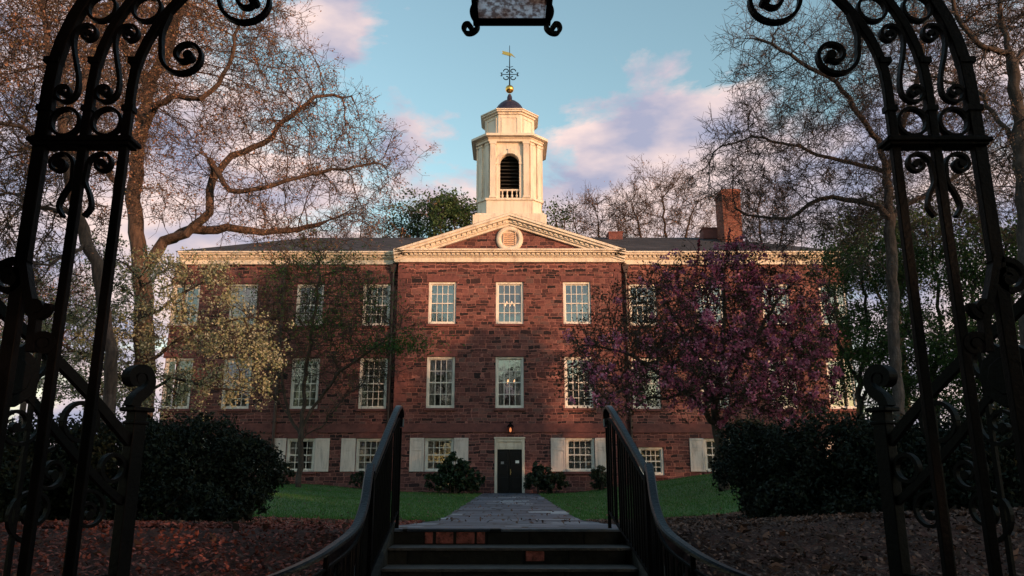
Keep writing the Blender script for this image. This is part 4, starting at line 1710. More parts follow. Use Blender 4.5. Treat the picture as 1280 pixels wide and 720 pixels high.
tree('bare_tree', 'pale barked bare tree on the right with long fine branches reaching toward the chimney', 'tree', limbsR, blR, M_birch, 1,
     [(leafmat('brown_buds', [(.14, .07, .05), (.2, .1, .07)], .7, .3), 7000, .022, .05, .6)], step=.29, kill=.42, infl=2.2, seed=41, tip=.007, ex=2.05, wob=.15,
     tw=[(1.7, .6, .6, .0065, 3, .0, .04), (1.5, .35, .8, .005, 2, .0), (1.0, .25, .8, .004, 2, 0)], limb_r={0: (.15, .04), 1: (.085, .03), 2: (.06, .02), 3: (.08, .03)}, trunk_r=.14, leafname='buds')
# forked tree at the right edge of the frame
b0 = base(1285, 15, 560)
limbsE = [[b0] + PP([(1285, 400, 15), (1280, 250, 15), (1273, 140, 15), (1262, 70, 15), (1250, 10, 15), (1245, -60, 15)]),
          PP([(1262, 65, 15), (1230, 62, 14.8), (1210, 45, 14.6), (1195, 15, 14.4), (1180, -30, 14.2)]),
          PP([(1264, 80, 15), (1290, 50, 15.2), (1300, 0, 15.4)]),
          PP([(1278, 200, 15), (1230, 120, 15.5), (1180, 100, 16), (1140, 90, 16)])]
blE = [(P(1210, 10, 14.6), 1.7, 2, 1.8, 700), (P(1290, 0, 15), 1.7, 2, 2.2, 600), (P(1190, 130, 15.8), 1.1, 1.4, 1.0, 250), (P(1260, 200, 15), .9, 1.4, 1.2, 260)]
tree('bare_tree', 'dark forked tree cut off by the right edge behind the iron gate', 'tree', limbsE, blE, M_bark2, 1,
     [(BUD, 5000, .022, .06, .6)], step=.25, kill=.36, infl=1.8, seed=52, tip=.008, ex=2.25,
     tw=[(1.3, .45, .75, .007, 2, .02, .04), (1.3, .3, .8, .005, 2, .02)], trunk_r=.15, leafname='buds')

# leafy young trees filling the right side, trunks showing
for (px, Y, top, wpx, sd, lab) in ((1078, 26, 292, 66, 61, 'green leafing tree at the right end of the building, left of the pale trunk'),
                                   (1170, 24, 270, 75, 62, 'green leafing tree with a forked trunk behind the right gate bars'),
                                   (1262, 22, 290, 75, 63, 'green leafing tree at the far right behind the open iron gate leaf')):
    b0 = base(px, Y, 600)
    dx = wpx / (F / Y)
    lim = [[b0] + PP([(px, 540, Y), (px - 4, 480, Y), (px + 6, 420, Y), (px + 2, 360, Y), (px - 6, top + 20, Y)]),
           PP([(px - 2, 500, Y), (px + 25, 450, Y), (px + 40, 400, Y - .4), (px + 50, 350, Y - .4)]),
           PP([(px - 2, 480, Y), (px - 30, 430, Y), (px - 45, 380, Y + .4), (px - 40, 340, Y + .5)])]
    bl_ = [(P(px, (top + 380) / 2, Y), dx, 1.8, 1.7, 420), (P(px - 15, 430, Y), dx * 1.1, 1.8, 1.4, 420), (P(px + 25, 480, Y), dx * 1.1, 1.6, 1.1, 320)]
    tree('leafing_tree', lab, 'tree', lim, bl_, M_bark2, 1, [(GRN, 23000, .046, .12, .6)], step=.3, kill=.42, infl=2.2, seed=sd, tip=.010, ex=2.3,
         tw=[(1.4, .5, .7, .008, 2, .05, .04), (1.1, .3, .8, .006, 2, .05)], trunk_r=.12)

# trees behind the building
def far_tree(px, Y, top, wid, sd, lab, leaf, bark, nleaf, lsize, name='bare_tree', tk=2):
    b0 = np.array((P(px, 300, Y)[0], Y, -1.0))
    tp_ = P(px, top, Y)
    hz_ = tp_[2]
    rx = wid / (F / Y)
    c = np.array((b0[0], Y, hz_ - rx * .9))
    lim = [[b0, b0 + (0, 0, hz_ * .4), b0 + (.3, 0, hz_ * .7), np.array((b0[0], Y, hz_ - rx * .6))],
           [b0 + (0, 0, hz_ * .5), c + (-rx * .6, 0, 0)], [b0 + (0, 0, hz_ * .5), c + (rx * .6, 0, 0)]]
    bl_ = [(c + (0, 0, rx * .15), rx, rx * .8, rx * .75, 420), (c + (-rx * .5, 0, -rx * .4), rx * .6, rx * .6, rx * .6, 200), (c + (rx * .5, 0, -rx * .4), rx * .6, rx * .6, rx * .6, 200)]
    tree(name, lab, 'tree', lim, bl_, bark, 1, [(leaf, nleaf, lsize, .25, .6)], step=.6, kill=.75, infl=4, seed=sd, tip=.016, ex=2.15,
         tw=[(tk, 1.1, .6, .015, 2, .12, .06), (1.6, .8, .7, .011, 2, .1), (.8, .5, .7, .009, 2, .1)], trunk_r=.24, leafname='foliage', group='trees standing behind the building')


far_tree(567, 62, 254, 30, 71, 'dense green tree just left of the cupola behind the roof', EVG, M_bark2, 5000, .12, 'leafy_tree')
far_tree(522, 66, 262, 34, 72, 'thin green tree farther left of the cupola behind the roof', EVG, M_bark2, 3500, .12, 'leafy_tree')
far_tree(697, 64, 264, 16, 73, 'small green tree peeping out just right of the cupola', EVG, M_bark2, 1500, .12, 'leafy_tree')
far_tree(748, 66, 248, 48, 74, 'rounded bare tree behind the roof between the cupola and the chimney', BUD, M_bark, 1500, .06)
far_tree(830, 64, 214, 62, 75, 'tall bare tree behind the roof just left of the brick chimney', BUD, M_bark, 1800, .06)
far_tree(950, 66, 232, 55, 76, 'bare tree behind the roof right of the brick chimney', BUD, M_bark, 1500, .06)
far_tree(450, 64, 262, 50, 77, 'bare tree behind the left half of the roof', BUD, M_bark, 1500, .06)
far_tree(1110, 60, 250, 70, 78, 'dusky tree beyond the right end of the building', EVG, M_bark2, 5000, .12, 'leafy_tree')
far_tree(60, 66, 330, 80, 79, 'dusky tree beyond the left end of the building', BUD, M_bark2, 3500, .08)

# ------------------------------------------------------------------ SHRUBS
def shrub(name, label, blobs, m, n, size, stems, group=None, seed=1, extra=None):
    rg = np.random.default_rng(seed)
    root = thing(name, label, 'shrub', group)
    cs = []
    tot = sum(b[1] * b[2] + b[1] * b[3] for b in blobs)
    for (c, rx, ry, rz) in blobs:
        k = int(n * (rx * ry + rx * rz) / tot)
        nc = max(8, int(k / 40))
        d = rg.normal(size=(nc, 3))
        d /= np.linalg.norm(d, axis=1)[:, None]
        r = (rg.uniform(.5, 1.2, nc)[:, None] ** .6) if size < .05 else rg.uniform(.35, 1.22, nc)[:, None] ** .8
        cen = np.asarray(c) + d * r * np.array((rx, ry, rz))
        q = np.repeat(cen, 40, axis=0)
        q = q + rg.normal(size=q.shape) * min(rx, rz) * .11
        cs.append(q)
    C = np.concatenate(cs)
    gzv = ground(C[:, 0], C[:, 1])
    C = C[C[:, 2] > gzv + .02]
    leafcards(C, size, m, 'foliage', root, aspect=.5)
    st = MB()
    for (c, rx, ry, rz) in blobs:
        for i in range(stems):
            a = rg.uniform(0, 2 * pi)
            bx, by = c[0] + .15 * rx * cos(a), c[1] + .15 * ry * sin(a)
            bz = gz(bx, by) - .05
            e = np.asarray(c) + np.array((cos(a) * rx * .8, sin(a) * ry * .8, rz * rg.uniform(.2, .8)))
            mdl = np.array((bx + (e[0] - bx) * .4, by + (e[1] - by) * .4, bz + (e[2] - bz) * .6))
            st.tube([(bx, by, bz), mdl, e], .02, 5, ra=[.028, .018, .006])
    st.build('stems', M_bark2, root)
    if extra:
        extra(root)
    return root


def B(px, py, Y, rxp, rzp, ry):
    c = P(px, py, Y)
    k = F / Y
    return (c, rxp / k, ry, rzp / k)


rg = np.random.default_rng(9)
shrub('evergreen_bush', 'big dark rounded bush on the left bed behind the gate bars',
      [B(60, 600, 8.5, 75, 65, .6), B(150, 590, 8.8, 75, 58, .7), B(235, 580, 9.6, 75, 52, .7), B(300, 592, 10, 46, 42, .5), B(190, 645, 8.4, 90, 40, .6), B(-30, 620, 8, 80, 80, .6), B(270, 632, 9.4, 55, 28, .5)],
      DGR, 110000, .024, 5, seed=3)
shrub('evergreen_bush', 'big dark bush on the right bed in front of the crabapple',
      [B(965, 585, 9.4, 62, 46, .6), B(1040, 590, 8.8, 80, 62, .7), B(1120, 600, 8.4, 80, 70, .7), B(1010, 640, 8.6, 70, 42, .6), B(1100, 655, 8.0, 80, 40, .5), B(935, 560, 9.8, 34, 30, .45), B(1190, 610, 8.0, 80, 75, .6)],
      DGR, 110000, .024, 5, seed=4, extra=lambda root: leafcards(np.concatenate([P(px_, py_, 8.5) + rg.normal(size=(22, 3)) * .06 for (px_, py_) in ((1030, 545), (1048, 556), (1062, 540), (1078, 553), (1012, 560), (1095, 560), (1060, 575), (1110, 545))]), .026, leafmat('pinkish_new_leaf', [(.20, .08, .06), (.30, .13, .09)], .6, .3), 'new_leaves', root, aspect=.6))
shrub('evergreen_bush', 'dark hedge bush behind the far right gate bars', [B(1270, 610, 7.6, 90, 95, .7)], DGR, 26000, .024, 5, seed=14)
shrub('laurel_shrub', 'taller glossy shrub under the window left of the door', [B(566, 596, 36.6, 30, 17, .7), B(568, 580, 36.4, 14, 12, .4), B(590, 602, 36.8, 14, 10, .5)],
      leafmat('glossy_leaf', [(.012, .028, .014), (.03, .055, .028)], .3, .15), 5000, .09, 6, 'shrubs at the foot of the front wall', 5)
shrub('laurel_shrub', 'shrub just right of the door at the foot of the wall', [B(678, 600, 36.6, 20, 13, .6), B(690, 603, 36.8, 20, 9, .5), B(672, 587, 36.7, 8, 10, .3)],
      leafmat('dark_leaf', [(.015, .025, .014), (.035, .05, .028)], .4, .15), 4200, .08, 5, 'shrubs at the foot of the front wall', 6)
shrub('laurel_shrub', 'small shrub beneath the window right of the door', [B(752, 598, 36.8, 11, 16, .5)],
      leafmat('dark_leaf', [(.015, .025, .014), (.035, .05, .028)], .4, .15), 1800, .07, 5, 'shrubs at the foot of the front wall', 7)
shrub('laurel_shrub', 'shrub at the foot of the left wing beside the young tree', [B(345, 592, 37, 20, 14, .5)],
      leafmat('dark_leaf', [(.015, .025, .014), (.035, .05, .028)], .4, .15), 2200, .07, 5, 'shrubs at the foot of the front wall', 8)
shrub('laurel_shrub', 'low shrub at the foot of the wall behind the left handrail', [B(452, 598, 37, 13, 8, .4)],
      leafmat('dark_leaf', [(.015, .025, .014), (.035, .05, .028)], .4, .15), 1200, .06, 4, 'shrubs at the foot of the front wall', 9)

# woods behind the camera that shade the lower half of the place at sunset
rg = np.random.default_rng(19)
cs = []
xw = np.arange(-50, 150, 3.2)
for x_ in xw:
    h = 13.2 + 1.3 * sin(x_ * .21) + .9 * sin(x_ * .53 + 1) + rg.uniform(-.8, .8)
    if x_ < 5:
        h += 1.5
    if 36 < x_ < 50:
        h -= 6.4  # lowered to let the sun reach the dogwood
    y_ = -30 + rg.uniform(-3, 3)
    k = 900
    d = rg.normal(size=(k, 3))
    d /= np.linalg.norm(d, axis=1)[:, None]
    r = rg.random(k)[:, None] ** .4
    z0_ = h * .5
    cs.append(np.array((x_, y_, z0_)) + d * r * np.array((2.9, 2.6, h * .56)))
k = 16000
cs.append(np.stack([rg.uniform(-17, 8, k), rg.uniform(-15, 5.0, k), rg.uniform(5.3, 7.2, k)], 1))  # leaf canopy added overhead to keep sky light off the foreground
C = np.concatenate(cs)
C = C[C[:, 2] > 0]
C = C[~((C[:, 1] > -6) & (C[:, 0] > 4) & (C[:, 0] < 12))]
far_ = C[:, 1] < -20  # gaps cut in the trees to let patches of sun through
C = C[~(far_ & (np.abs(C[:, 0] - 79.5) < 2.6) & (C[:, 2] > 7.6) & (C[:, 2] < 10.4))]
C = C[~((C[:, 1] < -20) & (np.abs(C[:, 0] - 36.6) < 2.4) & (C[:, 2] > 3.2) & (C[:, 2] < 5.9))]
wd = leafcards(C, .42, DGR, 'shade_trees', aspect=.6)
tag(wd, 'unseen dark trees behind the camera, with a leaf canopy added overhead for shade', 'trees', kind='stuff')

# ------------------------------------------------------------------ STEPS
stp = thing('stone_steps', 'dark worn stone steps climbing from the gate to the flagstone path', 'steps')
h, t = .123, .30
SW = 0.96
NST = 9
for i in range(NST):
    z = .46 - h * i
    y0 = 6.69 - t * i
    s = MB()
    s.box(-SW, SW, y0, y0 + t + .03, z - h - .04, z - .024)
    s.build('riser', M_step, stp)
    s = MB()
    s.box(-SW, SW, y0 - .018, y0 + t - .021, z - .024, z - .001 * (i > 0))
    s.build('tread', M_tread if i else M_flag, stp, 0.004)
for (a, b, i) in ((545, 566.5, 0), (570.5, 593, 0), (531, 541, 0), (657, 680, 1), (596, 606, 0)):  # patches of low sun on the risers, painted as thin red blocks
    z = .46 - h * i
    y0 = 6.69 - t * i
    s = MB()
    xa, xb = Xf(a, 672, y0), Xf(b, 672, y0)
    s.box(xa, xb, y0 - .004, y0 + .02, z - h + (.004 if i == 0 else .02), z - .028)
    s.build('sun_patch', M_red, stp, .004)
for sx in (-1, 1):
    ck = MB()
    prof = [(6.9, .50), (6.70, .50), (4.0, .50 - 2.7 * h / t), (3.9, .38 - 2.7 * h / t), (3.9, -.9), (6.9, -.9)]
    xa, xb = sx * (SW + .002), sx * (SW + .20)
    vs = [(xa, p[0], p[1]) for p in prof] + [(xb, p[0], p[1]) for p in prof]
    n_ = len(prof)
    fs = [tuple(range(n_)), tuple(range(2 * n_ - 1, n_ - 1, -1))] + [(i, i + n_, (i + 1) % n_ + n_, (i + 1) % n_) for i in range(n_)]
    ck.add(vs, fs)
    ck.build('side_kerb', M_step, stp, .01)
gp = MB().box(-3.0, 3.0, .2, 3.99, -.75, -.68)
pv = gp.build('pavement', M_flag)
tag(pv, None, None, kind='structure')

# ------------------------------------------------------------------ HANDRAILS
def rail_pts(sx, pts):
    out = []
    for (px, py, Y) in pts:
        p = P(px, py, Y)
        out.append(np.array((sx * abs(p[0]), p[1], p[2])))
    return out


def smooth_path(pts, n=6):
    pts = [np.asarray(p, float) for p in pts]
    out = []
    m = len(pts)
    for i in range(m - 1):
        p0, p1, p2, p3 = pts[max(0, i - 1)], pts[i], pts[i + 1], pts[min(m - 1, i + 2)]
        for k in range(n):
            t_ = k / n
            out.append(.5 * ((2 * p1) + (-p0 + p2) * t_ + (2 * p0 - 5 * p1 + 4 * p2 - p3) * t_ ** 2 + (-p0 + 3 * p1 - 3 * p2 + p3) * t_ ** 3))
    out.append(pts[-1])
    return out


def cap(mb, pts, w, th):
    """flat moulded strip along a path; width horizontal"""
    pts = [np.asarray(p, float) for p in pts]
    m = len(pts)
    vs, fs = [], []
    prof = [(-.5, -.5), (-.5, .1), (-.36, .5), (.36, .5), (.5, .1), (.5, -.5)]
    for i in range(m):
        d = pts[min(i + 1, m - 1)] - pts[max(i - 1, 0)]
        d /= np.linalg.norm(d)
        s = np.cross(d, (0, 0, 1))
        s /= np.linalg.norm(s) + 1e-9
        u = np.cross(s, d)
        for (a, b) in prof:
            vs.append(pts[i] + s * a * w + u * b * th)
    k = len(prof)
    for i in range(m - 1):
        for j in range(k):
            fs.append((i * k + j, i * k + (j + 1) % k, (i + 1) * k + (j + 1) % k, (i + 1) * k + j))
    fs.append(tuple(range(k - 1, -1, -1)))
    fs.append(tuple((m - 1) * k + j for j in range(k)))
    mb.add(vs, fs)


for sx in (-1, 1):
    side = 'left' if sx < 0 else 'right'
    hr = thing('handrail', 'black iron stair handrail curving outward at its foot on the %s of the steps' % side, 'handrail', 'iron handrails beside the steps')
    s1 = [(sx * .945, 6.74, 1.30), (sx * .945, 6.76, 1.38), (sx * .945, 6.72, 1.445), (sx * .95, 6.60, 1.45), (sx * .965, 6.35, 1.31), (sx * .985, 6.0, 1.09), (sx * 1.0, 5.72, .915)]
    s2 = [np.array((sx * 1.0, 5.66, .965)), np.array((sx * .985, 5.5, .86)), np.array((sx * .965, 5.28, .70)), np.array((sx * .975, 5.05, .57)), np.array((sx * 1.05, 4.86, .485)), np.array((sx * 1.17, 4.66, .405)), np.array((sx * 1.36, 4.46, .33)), np.array((sx * 1.62, 4.32, .27)), np.array((sx * 1.95, 4.25, .24))]
    if sx > 0:      # the right rail leans in a little toward its top
        s1 = [(p[0] * (1 - .11 * min(1, max(0, (p[1] - 5.72) / .95))), p[1], p[2]) for p in s1]
    q1, q2 = smooth_path(s1), smooth_path(s2)
    c_ = MB()
    cap(c_, q1, .056, .028)
    c_.build('top_rail', M_rail, hr)
    c_ = MB()
    cap(c_, q2, .062, .03)
    c_.build('top_rail', M_rail, hr)
    # sub rail below the cap and foot rail
    sub = MB()
    for q in (q1[12:], q2):
        cap(sub, [p - np.array((0, 0, .10)) for p in q], .022, .016)
    sub.build('sub_rail', M_iron, hr)
    def floor_at(p):
        st_ = .50 - max(0, (6.7 - p[1])) * h / t
        return st_ if abs(p[0]) < 1.2 else gz(p[0], p[1]) + .02
    low = MB()
    cap(low, [np.array((p[0], p[1], floor_at((.9, p[1])) + .10)) for p in q1[14:] + q2[:30]], .026, .016)
    low.build('foot_rail', M_iron, hr)
    # posts
    for (p, w) in ((q1[0], .028), (q1[-1], .05), (q2[26], .030), (q2[-2], .04)):
        pb = MB()
        f_ = floor_at((.9, p[1])) - .05 if abs(p[0]) < 1.2 else gz(p[0], p[1]) - .05
        top_ = p[2] - .01
        pb.box(p[0] - w / 2, p[0] + w / 2, p[1] - w / 2, p[1] + w / 2, f_, top_)
        pb.build('post', M_iron, hr, .004)
    # balusters between the foot rail and the sub rail
    def along(q, a, sp):
        out = []
        acc = 0
        for i in range(1, len(q)):
            acc += np.linalg.norm((q[i] - q[i - 1])[:2])
            if acc >= a:
                out.append(q[i])
                a += sp
        return out
    for p in along(q1[12:], .04, .06) + along(q2[:30], .04, .06):
        f_ = floor_at((.9, p[1])) + .10
        b_ = MB().tube([(p[0], p[1], f_), (p[0], p[1], p[2] - .10)], .009, 6)
        b_.build('baluster', M_iron, hr)
    for p in along(q2[28:], .10, .13):
        f_ = gz(p[0], p[1])
        MB().tube([(p[0], p[1], f_), (p[0], p[1], p[2] - .10)], .009, 6).build('baluster', M_iron, hr)
    # rings between cap and sub rail
    rb_ = MB()
    for p in along(q2, .05, .11):
        pass
    # scroll panel below
    for p in along(q2[20:], .07, .13):
        ring_m = MB()
        cpts = [(p[0] + sx * .045 * cos(a) * .6, p[1] + .045 * cos(a) * .8, p[2] - .155 + .042 * sin(a)) for a in np.linspace(0, 2 * pi, 17)]
        ring_m.tube(cpts, .007, 5)
        ring_m.build('ring', M_iron, hr)

# ------------------------------------------------------------------ IRON GATEWAY
GY = 2.8
gate = thing('iron_gateway', 'black wrought iron arched gateway with scrollwork panels framing the view', 'gateway')


def arch_pts(a, hgt, z_s, bottom=None, n=40):
    pts = []
    if bottom is not None:
        for z in np.linspace(bottom, z_s, 8)[:-1]:
            pts.append((-a, z))
    for th_ in np.linspace(pi, 0, n):
        pts.append((a * cos(th_), z_s + hgt * sin(th_)))
    if bottom is not None:
        for z in np.linspace(z_s, bottom, 8)[1:]:
            pts.append((a, z))
    return pts


frG = (np.array((0, GY, 0.)), np.array((1., 0, 0)), np.array((0, 0, 1.)))
BARS = ((1.84, 1.28, .050, .036), (1.672, 1.10, .034, .03), (1.512, .92, .034, .028))
for (a, hg, w, d) in BARS:
    MB().ribbon(arch_pts(a, hg, 2.40, -.72), w, d, frG).build('upright', M_iron, gate, .003)
for sx in (-1, 1):
    xa, xb = sorted((sx * 1.865, sx * 1.478))
    MB().box(xa, xb, GY - .035, GY + .035, 2.145, 2.185).box(xa - .012, xb + .012, GY - .045, GY + .045, 2.158, 2.176).build('crossbar', M_iron, gate, .004)
    xa, xb = sorted((sx * 1.87, sx * 1.47))
    MB().box(xa, xb, GY - .03, GY + .03, -.55, -.50).build('crossbar', M_iron, gate, .004)


def spiral(c, r0, a0, turns, sgn, r1=.16, n=40):
    out = []
    for i in range(n + 1):
        t_ = i / n
        r = r0 * (1 - (1 - r1) * t_ ** .8)
        a = a0 + sgn * 2 * pi * turns * t_
        out.append((c[0] + r * cos(a), c[1] + r * sin(a)))
    return out


def herm(p0, d0, p1, d1, n=12):
    p0, d0, p1, d1 = map(lambda q: np.array(q, float), (p0, d0, p1, d1))
    out = []
    for i in range(1, n):
        t_ = i / n
        out.append(tuple((2 * t_ ** 3 - 3 * t_ ** 2 + 1) * p0 + (t_ ** 3 - 2 * t_ ** 2 + t_) * d0 + (-2 * t_ ** 3 + 3 * t_ ** 2) * p1 + (t_ ** 3 - t_ ** 2) * d1))
    return out


def s_scroll(L_, r, gap):
    """S-scroll in local (n, s) coordinates, s along the bay"""
    c1, c2 = (-.012, -L_ / 2), (.012, L_ / 2)
    sA = spiral(c1, r, pi * .05, 1.45, -1)          # starts at right side going clockwise (down)
    sB = spiral(c2, r, pi * 1.05, 1.45, -1)
    st_ = sA[0]
    en = sB[0]
    mid = herm(sB[0], (0, -L_ * .9), sA[0], (0, -L_ * .9))
    return sB[::-1] + mid + sA


def place(local, center, tang, flip=1):
    t_ = np.array(tang) / np.linalg.norm(tang)
    nrm = np.array((t_[1], -t_[0]))
    return [tuple(np.array(center) + nrm * p[0] * flip + t_ * p[1]) for p in local]


def disc_end(mb, p, r, d, fr):
    O, ex, ez = fr
    ey = np.cross(ez, ex)
    k = 10
    vs = []
    for s in (-1, 1):
        for j in range(k):
            a = 2 * pi * j / k
            vs.append(O + ex * (p[0] + r * cos(a)) + ez * (p[1] + r * sin(a)) + ey * s * d / 2)
    mb.add(vs, [tuple(range(k)), tuple(range(2 * k - 1, k - 1, -1))] + [(j, j + k, (j + 1) % k + k, (j + 1) % k) for j in range(k)])


RW, RD = .0125, .026
for (A, Bq) in ((0, 1), (1, 2)):
    a = (BARS[A][0] + BARS[Bq][0]) / 2
    hg = (BARS[A][1] + BARS[Bq][1]) / 2
    n_ = 400
    th_ = np.linspace(pi, 0, n_)
    cx_ = a * np.cos(th_)
    cz_ = 2.40 + hg * np.sin(th_)
    pre = np.array([(-a, z) for z in np.linspace(2.185, 2.40, 20)[:-1]])
    cur = np.concatenate([pre, np.stack([cx_, cz_], 1)])
    mid_i = len(pre) + n_ // 2
    seg = np.concatenate([[0], np.cumsum(np.linalg.norm(np.diff(cur, axis=0), axis=1))])
    half_len = seg[mid_i]
    def at_s(s):
        i = int(np.searchsorted(seg, s))
        i = min(max(1, i), len(cur) - 2)
        return cur[i], cur[i + 1] - cur[i - 1]
    s = .062
    kk = 0
    while s < half_len - .05:
        if kk % 2 == 0:
            c, tg = at_s(s)
            for sx in (1, -1):
                loc_ = [(.056 * cos(q), .058 * sin(q)) for q in np.linspace(0, 2 * pi, 25)]
                pts = place(loc_, c, tg)
                if sx < 0:
                    pts = [(-p[0], p[1]) for p in pts]
                MB().ribbon(pts, RW, RD, frG).build('ring', M_iron, gate)
            s += .062 + .20
        else:
            c, tg = at_s(s)
            if s + .2 > half_len:
                break
            for sx in (1, -1):
                pts = place(s_scroll(.265, .052, 0), c, tg, 1)
                if sx < 0:
                    pts = [(-p[0], p[1]) for p in pts]
                m_ = MB().ribbon(pts, RW, RD, frG)
                disc_end(m_, pts[0], .013, RD + .006, frG)
                disc_end(m_, pts[-1], .013, RD + .006, frG)
                m_.build('scroll', M_iron, gate)
            s += .20 + .062
        kk += 1
# curls below the crossbar with tails lying along the middle bar
for sx in (-1, 1):
    for (cxx, dr_) in ((1.672 + .082, 1), (1.672 - .082, -1)):
        c = (cxx, 2.075)
        # start at the mid-bar side, spiral away
        a0 = pi if dr_ > 0 else 0
        spi = spiral(c, .054, a0, 1.5, -1 if dr_ > 0 else 1)
        tail = [(1.672 + dr_ * .040, 1.86), (1.672 + dr_ * .062, 1.90), (1.672 + dr_ * .050, 1.95), (1.672 + dr_ * .026, 2.00), (1.672 + dr_ * .026, 2.045)]
        pts = [tuple(q) for q in np.array(smooth_path([np.array(q) for q in tail], 5))] + spi
        pts = [(sx * p[0], p[1]) for p in pts]
        m_ = MB().ribbon(pts, RW, RD, frG)
        disc_end(m_, pts[-1], .014, RD + .006, frG)
        m_.build('scroll', M_iron, gate)


def gp2(px, py):
    p = P(px, py, GY)
    return (p[0], p[2])


for sx in (-1, 1):
    # two large scrolls hanging inside the arch
    for (c_, r_, st_) in (((232, 70), .098, [(213, 18), (203, 42)]), ((312, 1), .125, [(262, -62), (268, -25)])):
        c = gp2(*c_)
        a0 = pi * .93
        spi = spiral(c, r_ * 1.04, a0, 1.5, 1, .16, 50)
        t0 = [np.array(gp2(*q)) for q in st_]
        pts = [tuple(q) for q in smooth_path(t0 + [np.array(spi[0])], 6)][:-1] + spi
        pts = [(-sx * p[0], p[1]) for p in pts]
        tp_ = [1.0] * len(pts)
        m_ = MB().ribbon(pts, .015, .03, frG, tp_)
        disc_end(m_, pts[-1], .02, .045, frG)
        m_.build('scroll', M_iron, gate)
    # scrolls on the outer side of the outer upright
    for (c_, r_, a0, sg, tr_) in (((15, 348), .078, .25 * pi, 1, 1.7), ((47, 385), .045, .1 * pi, -1, 1.4), ((58, 432), .055, 1.1 * pi, -1, 1.2)):
        c = gp2(*c_)
        spi = spiral(c, r_, a0, tr_, sg, .15, 40)
        pts = [(-sx * p[0], p[1]) for p in spi]
        m_ = MB().ribbon(pts, .022, .036, frG)
        disc_end(m_, pts[-1], .02, .045, frG)
        m_.build('scroll', M_iron, gate)
    c = gp2(43, 388)
    MB().ribbon([(-sx * q[0], q[1]) for q in (gp2(30, 320), gp2(36, 360), gp2(44, 400), gp2(40, 440))], .03, .04, frG).build('bracket', M_iron, gate)
# small finial bud details where scrolls meet the arch: collars
for sx in (-1, 1):
    for (a, hg, w, d) in BARS:
        for z in (2.31, 2.52):
            MB().box(sx * a - w / 2 - .006, sx * a + w / 2 + .006, GY - d / 2 - .006, GY + d / 2 + .006, z - .012, z + .012).build('collar', M_iron, gate)

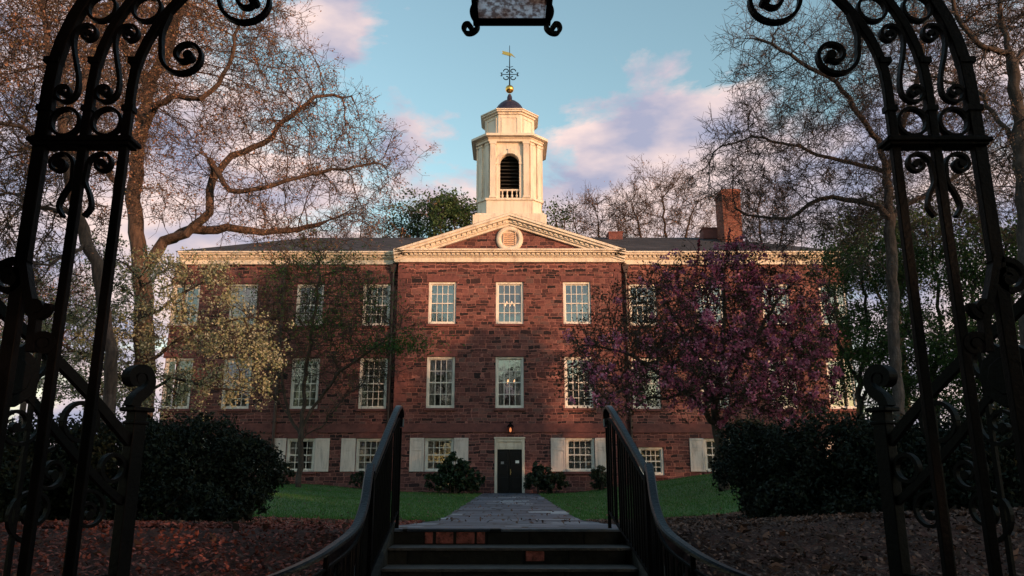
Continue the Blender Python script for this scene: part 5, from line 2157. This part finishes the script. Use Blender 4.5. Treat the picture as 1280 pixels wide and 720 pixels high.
# ------------------------------------------------------------------ OPEN GATE LEAVES
def leaf(sx):
    side = 'left' if sx < 0 else 'right'
    g_ = thing('gate_leaf', 'black iron gate leaf standing open on the %s, its end post hooked' % side, 'gate', 'open iron gate leaves')
    Bp = np.array((1.777, 3.70))
    Ap = np.array((2.25, 2.62))
    L_ = np.linalg.norm(Ap - Bp)
    e = (Ap - Bp) / L_
    fr = (np.array((sx * Bp[0], Bp[1], 0.)), np.array((sx * e[0], e[1], 0.)), np.array((0, 0, 1.)))

    def lp(px, py):
        u = -(px - 637) / F
        v = (360 - py) / F
        fw = cos(TH) - v * sin(TH)
        k = u / fw
        s = (k * Bp[1] - Bp[0]) / (e[0] - k * e[1])
        Y = Bp[1] + e[1] * s
        return (s, float(P(px, py, Y)[2]))
    def rib(pts, w, d, name, taper=None, disc=0):
        m_ = MB().ribbon(pts, w, d, fr, taper)
        if disc:
            disc_end(m_, pts[-1], disc, d + .006, fr)
        m_.build(name, M_iron, g_)
    zb = -.62
    top = [lp(-60, 318), lp(0, 386), lp(60, 440), lp(115, 497), lp(172, 566)]
    rib([tuple(q) for q in smooth_path([np.array(q) for q in top], 6)], .042, .03, 'top_bar')
    low = [lp(-60, 425), lp(0, 462), lp(35, 495), lp(80, 552), lp(130, 608), lp(168, 640)]
    rib([tuple(q) for q in smooth_path([np.array(q) for q in low], 6)], .032, .026, 'top_bar')
    # end post with hooked scroll finial
    m_ = MB()
    ztop = lp(175, 515)[1]
    m_.ribbon([(0, zb), (0, ztop)], .072, .06, fr)
    m_.ribbon([(0, ztop), (0, ztop + .02)], .12, .10, fr)
    m_.ribbon([(0, ztop - .06), (0, ztop - .045)], .09, .08, fr)
    m_.build('end_post', M_iron, g_, .004)
    zt0 = ztop + .02
    neck = [np.array(q) for q in ((.035, zt0), (.02, zt0 + .04), (-.03, zt0 + .085), (-.045, zt0 + .13), (-.02, zt0 + .175), (.03, zt0 + .182), (.068, zt0 + .155), (.06, zt0 + .12), (.03, zt0 + .115), (.02, zt0 + .135))]
    pts = [tuple(q) for q in smooth_path(neck, 5)]
    n_ = len(pts)
    ztp = [1.6 - .8 * i / n_ if i < n_ * .6 else 1.1 for i in range(n_)]
    # the hook curls outward from the opening, broad enough to read from any side
    rib(pts, .034, .055, 'finial', ztp, .026)
    # verticals
    for px in (40, 110):
        q = lp(px, 500)
        s_ = q[0]
        zs_ = [p[1] for p in top]
        zz = float(np.interp(s_, [p[0] for p in top][::-1], [p[1] for p in top][::-1]))
        rib([(s_, zb), (s_, zz)], .018, .018, 'bar')
    for s_ in (L_ * .98,):
        rib([(s_, zb - .05), (s_, 1.9)], .05, .05, 'hinge_post')
    rib([(0, -.1), (L_, -.1)], .035, .03, 'rail')
    rib([(0, -.55), (L_, -.55)], .035, .03, 'rail')
    rib([(0, .45), (L_, .45)], .03, .03, 'rail')
    # rings and scrolls between the sloping bars
    for (px, py, r_) in ((100, 527, .082), (38, 452, .07), (140, 585, .06)):
        c = lp(px, py)
        rib([(c[0] + r_ * cos(a), c[1] + r_ * sin(a)) for a in np.linspace(0, 2 * pi, 27)], .018, .03, 'ring')
    for (px, py, r_, a0, sg) in ((22, 530, .12, .5 * pi, 1), (64, 590, .10, .5 * pi, -1), (110, 640, .10, .3 * pi, 1), (40, 640, .12, 1.5 * pi, 1)):
        c = lp(px, py)
        rib(spiral(c, r_, a0, 1.6, sg, .15), .014, .024, 'scroll', None, .02)
    # round boss
    c = lp(8, 470)
    m_ = MB()
    disc_end(m_, c, .13, .05, fr)
    disc_end(m_, c, .08, .09, fr)
    m_.build('boss', M_iron, g_, .006)


leaf(-1)
leaf(1)

# ------------------------------------------------------------------ HANGING LANTERN
ln = thing('hanging_lantern', 'black iron lantern with mottled glass hanging from the gateway arch', 'lantern')
zb = P(640, 25, GY)[2] + .09
cxl = P(640, 25, GY)[0]
wb, wt, Hh = .155, .178, .33
for (k, name) in enumerate(('glass', 'glass', 'glass', 'glass')):
    a = k * pi / 2
    def q(x_, y_, z_):
        return (cxl + x_ * cos(a) - y_ * sin(a), GY + x_ * sin(a) + y_ * cos(a), z_)
    MB().add([q(-wb + .012, -wb + .004, zb + .012), q(wb - .012, -wb + .004, zb + .012), q(wt - .012, -wt + .004, zb + Hh), q(-wt + .012, -wt + .004, zb + Hh)], [(0, 1, 2, 3)]).build('glass', M_frost, ln)
f_ = MB()
for (sx, sy) in ((-1, -1), (1, -1), (1, 1), (-1, 1)):
    f_.tube([(cxl + sx * wb, GY + sy * wb, zb - .005), (cxl + sx * wt, GY + sy * wt, zb + Hh)], .013, 4)
for z_, w_ in ((zb, wb), (zb + Hh, wt)):
    for s in (-1, 1):
        f_.box(cxl - w_ - .012, cxl + w_ + .012, GY + s * w_ - .012, GY + s * w_ + .012, z_ - .012, z_ + .012)
        f_.box(cxl + s * w_ - .012, cxl + s * w_ + .012, GY - w_ + .012, GY + w_ - .012, z_ - .0115, z_ + .0115)
f_.build('frame', M_iron, ln)
MB().poly_z([(cxl - .22, GY - .22), (cxl + .22, GY - .22), (cxl + .22, GY + .22), (cxl - .22, GY + .22)], zb + Hh + .013, zb + Hh + .17,
            [(cxl - .04, GY - .04), (cxl + .04, GY - .04), (cxl + .04, GY + .04), (cxl - .04, GY + .04)]).build('cap', M_iron, ln, .004)
apex = 2.40 + BARS[2][1]
ch_ = MB()
ch_.tube([(cxl, GY, zb + Hh + .15), (cxl, GY, max(apex - .015, zb + Hh + .2))], .012, 6)
ch_.build('hanger', M_iron, ln)
for (sx, sy) in ((-1, -1), (1, -1), (1, 1), (-1, 1)):
    o_ = np.array((cxl + sx * wb, GY + sy * wb, zb))
    dx_ = np.array((sx * .9, sy * .3, 0.))
    dx_ /= np.linalg.norm(dx_)
    fr_ = (o_, dx_, np.array((0, 0, 1.)))
    curl = [(.02, .16), (.0, .11), (.018, .06), (.012, .02), (-.005, -.01), (-.004, -.035), (.018, -.05), (.045, -.045), (.056, -.022), (.048, -.002), (.030, -.004), (.026, -.018)]
    pts = [tuple(v) for v in smooth_path([np.array(v) for v in curl], 4)]
    m_ = MB().ribbon(pts, .015, .024, fr_)
    disc_end(m_, pts[-1], .012, .03, fr_)
    m_.build('foot_scroll', M_iron, ln)
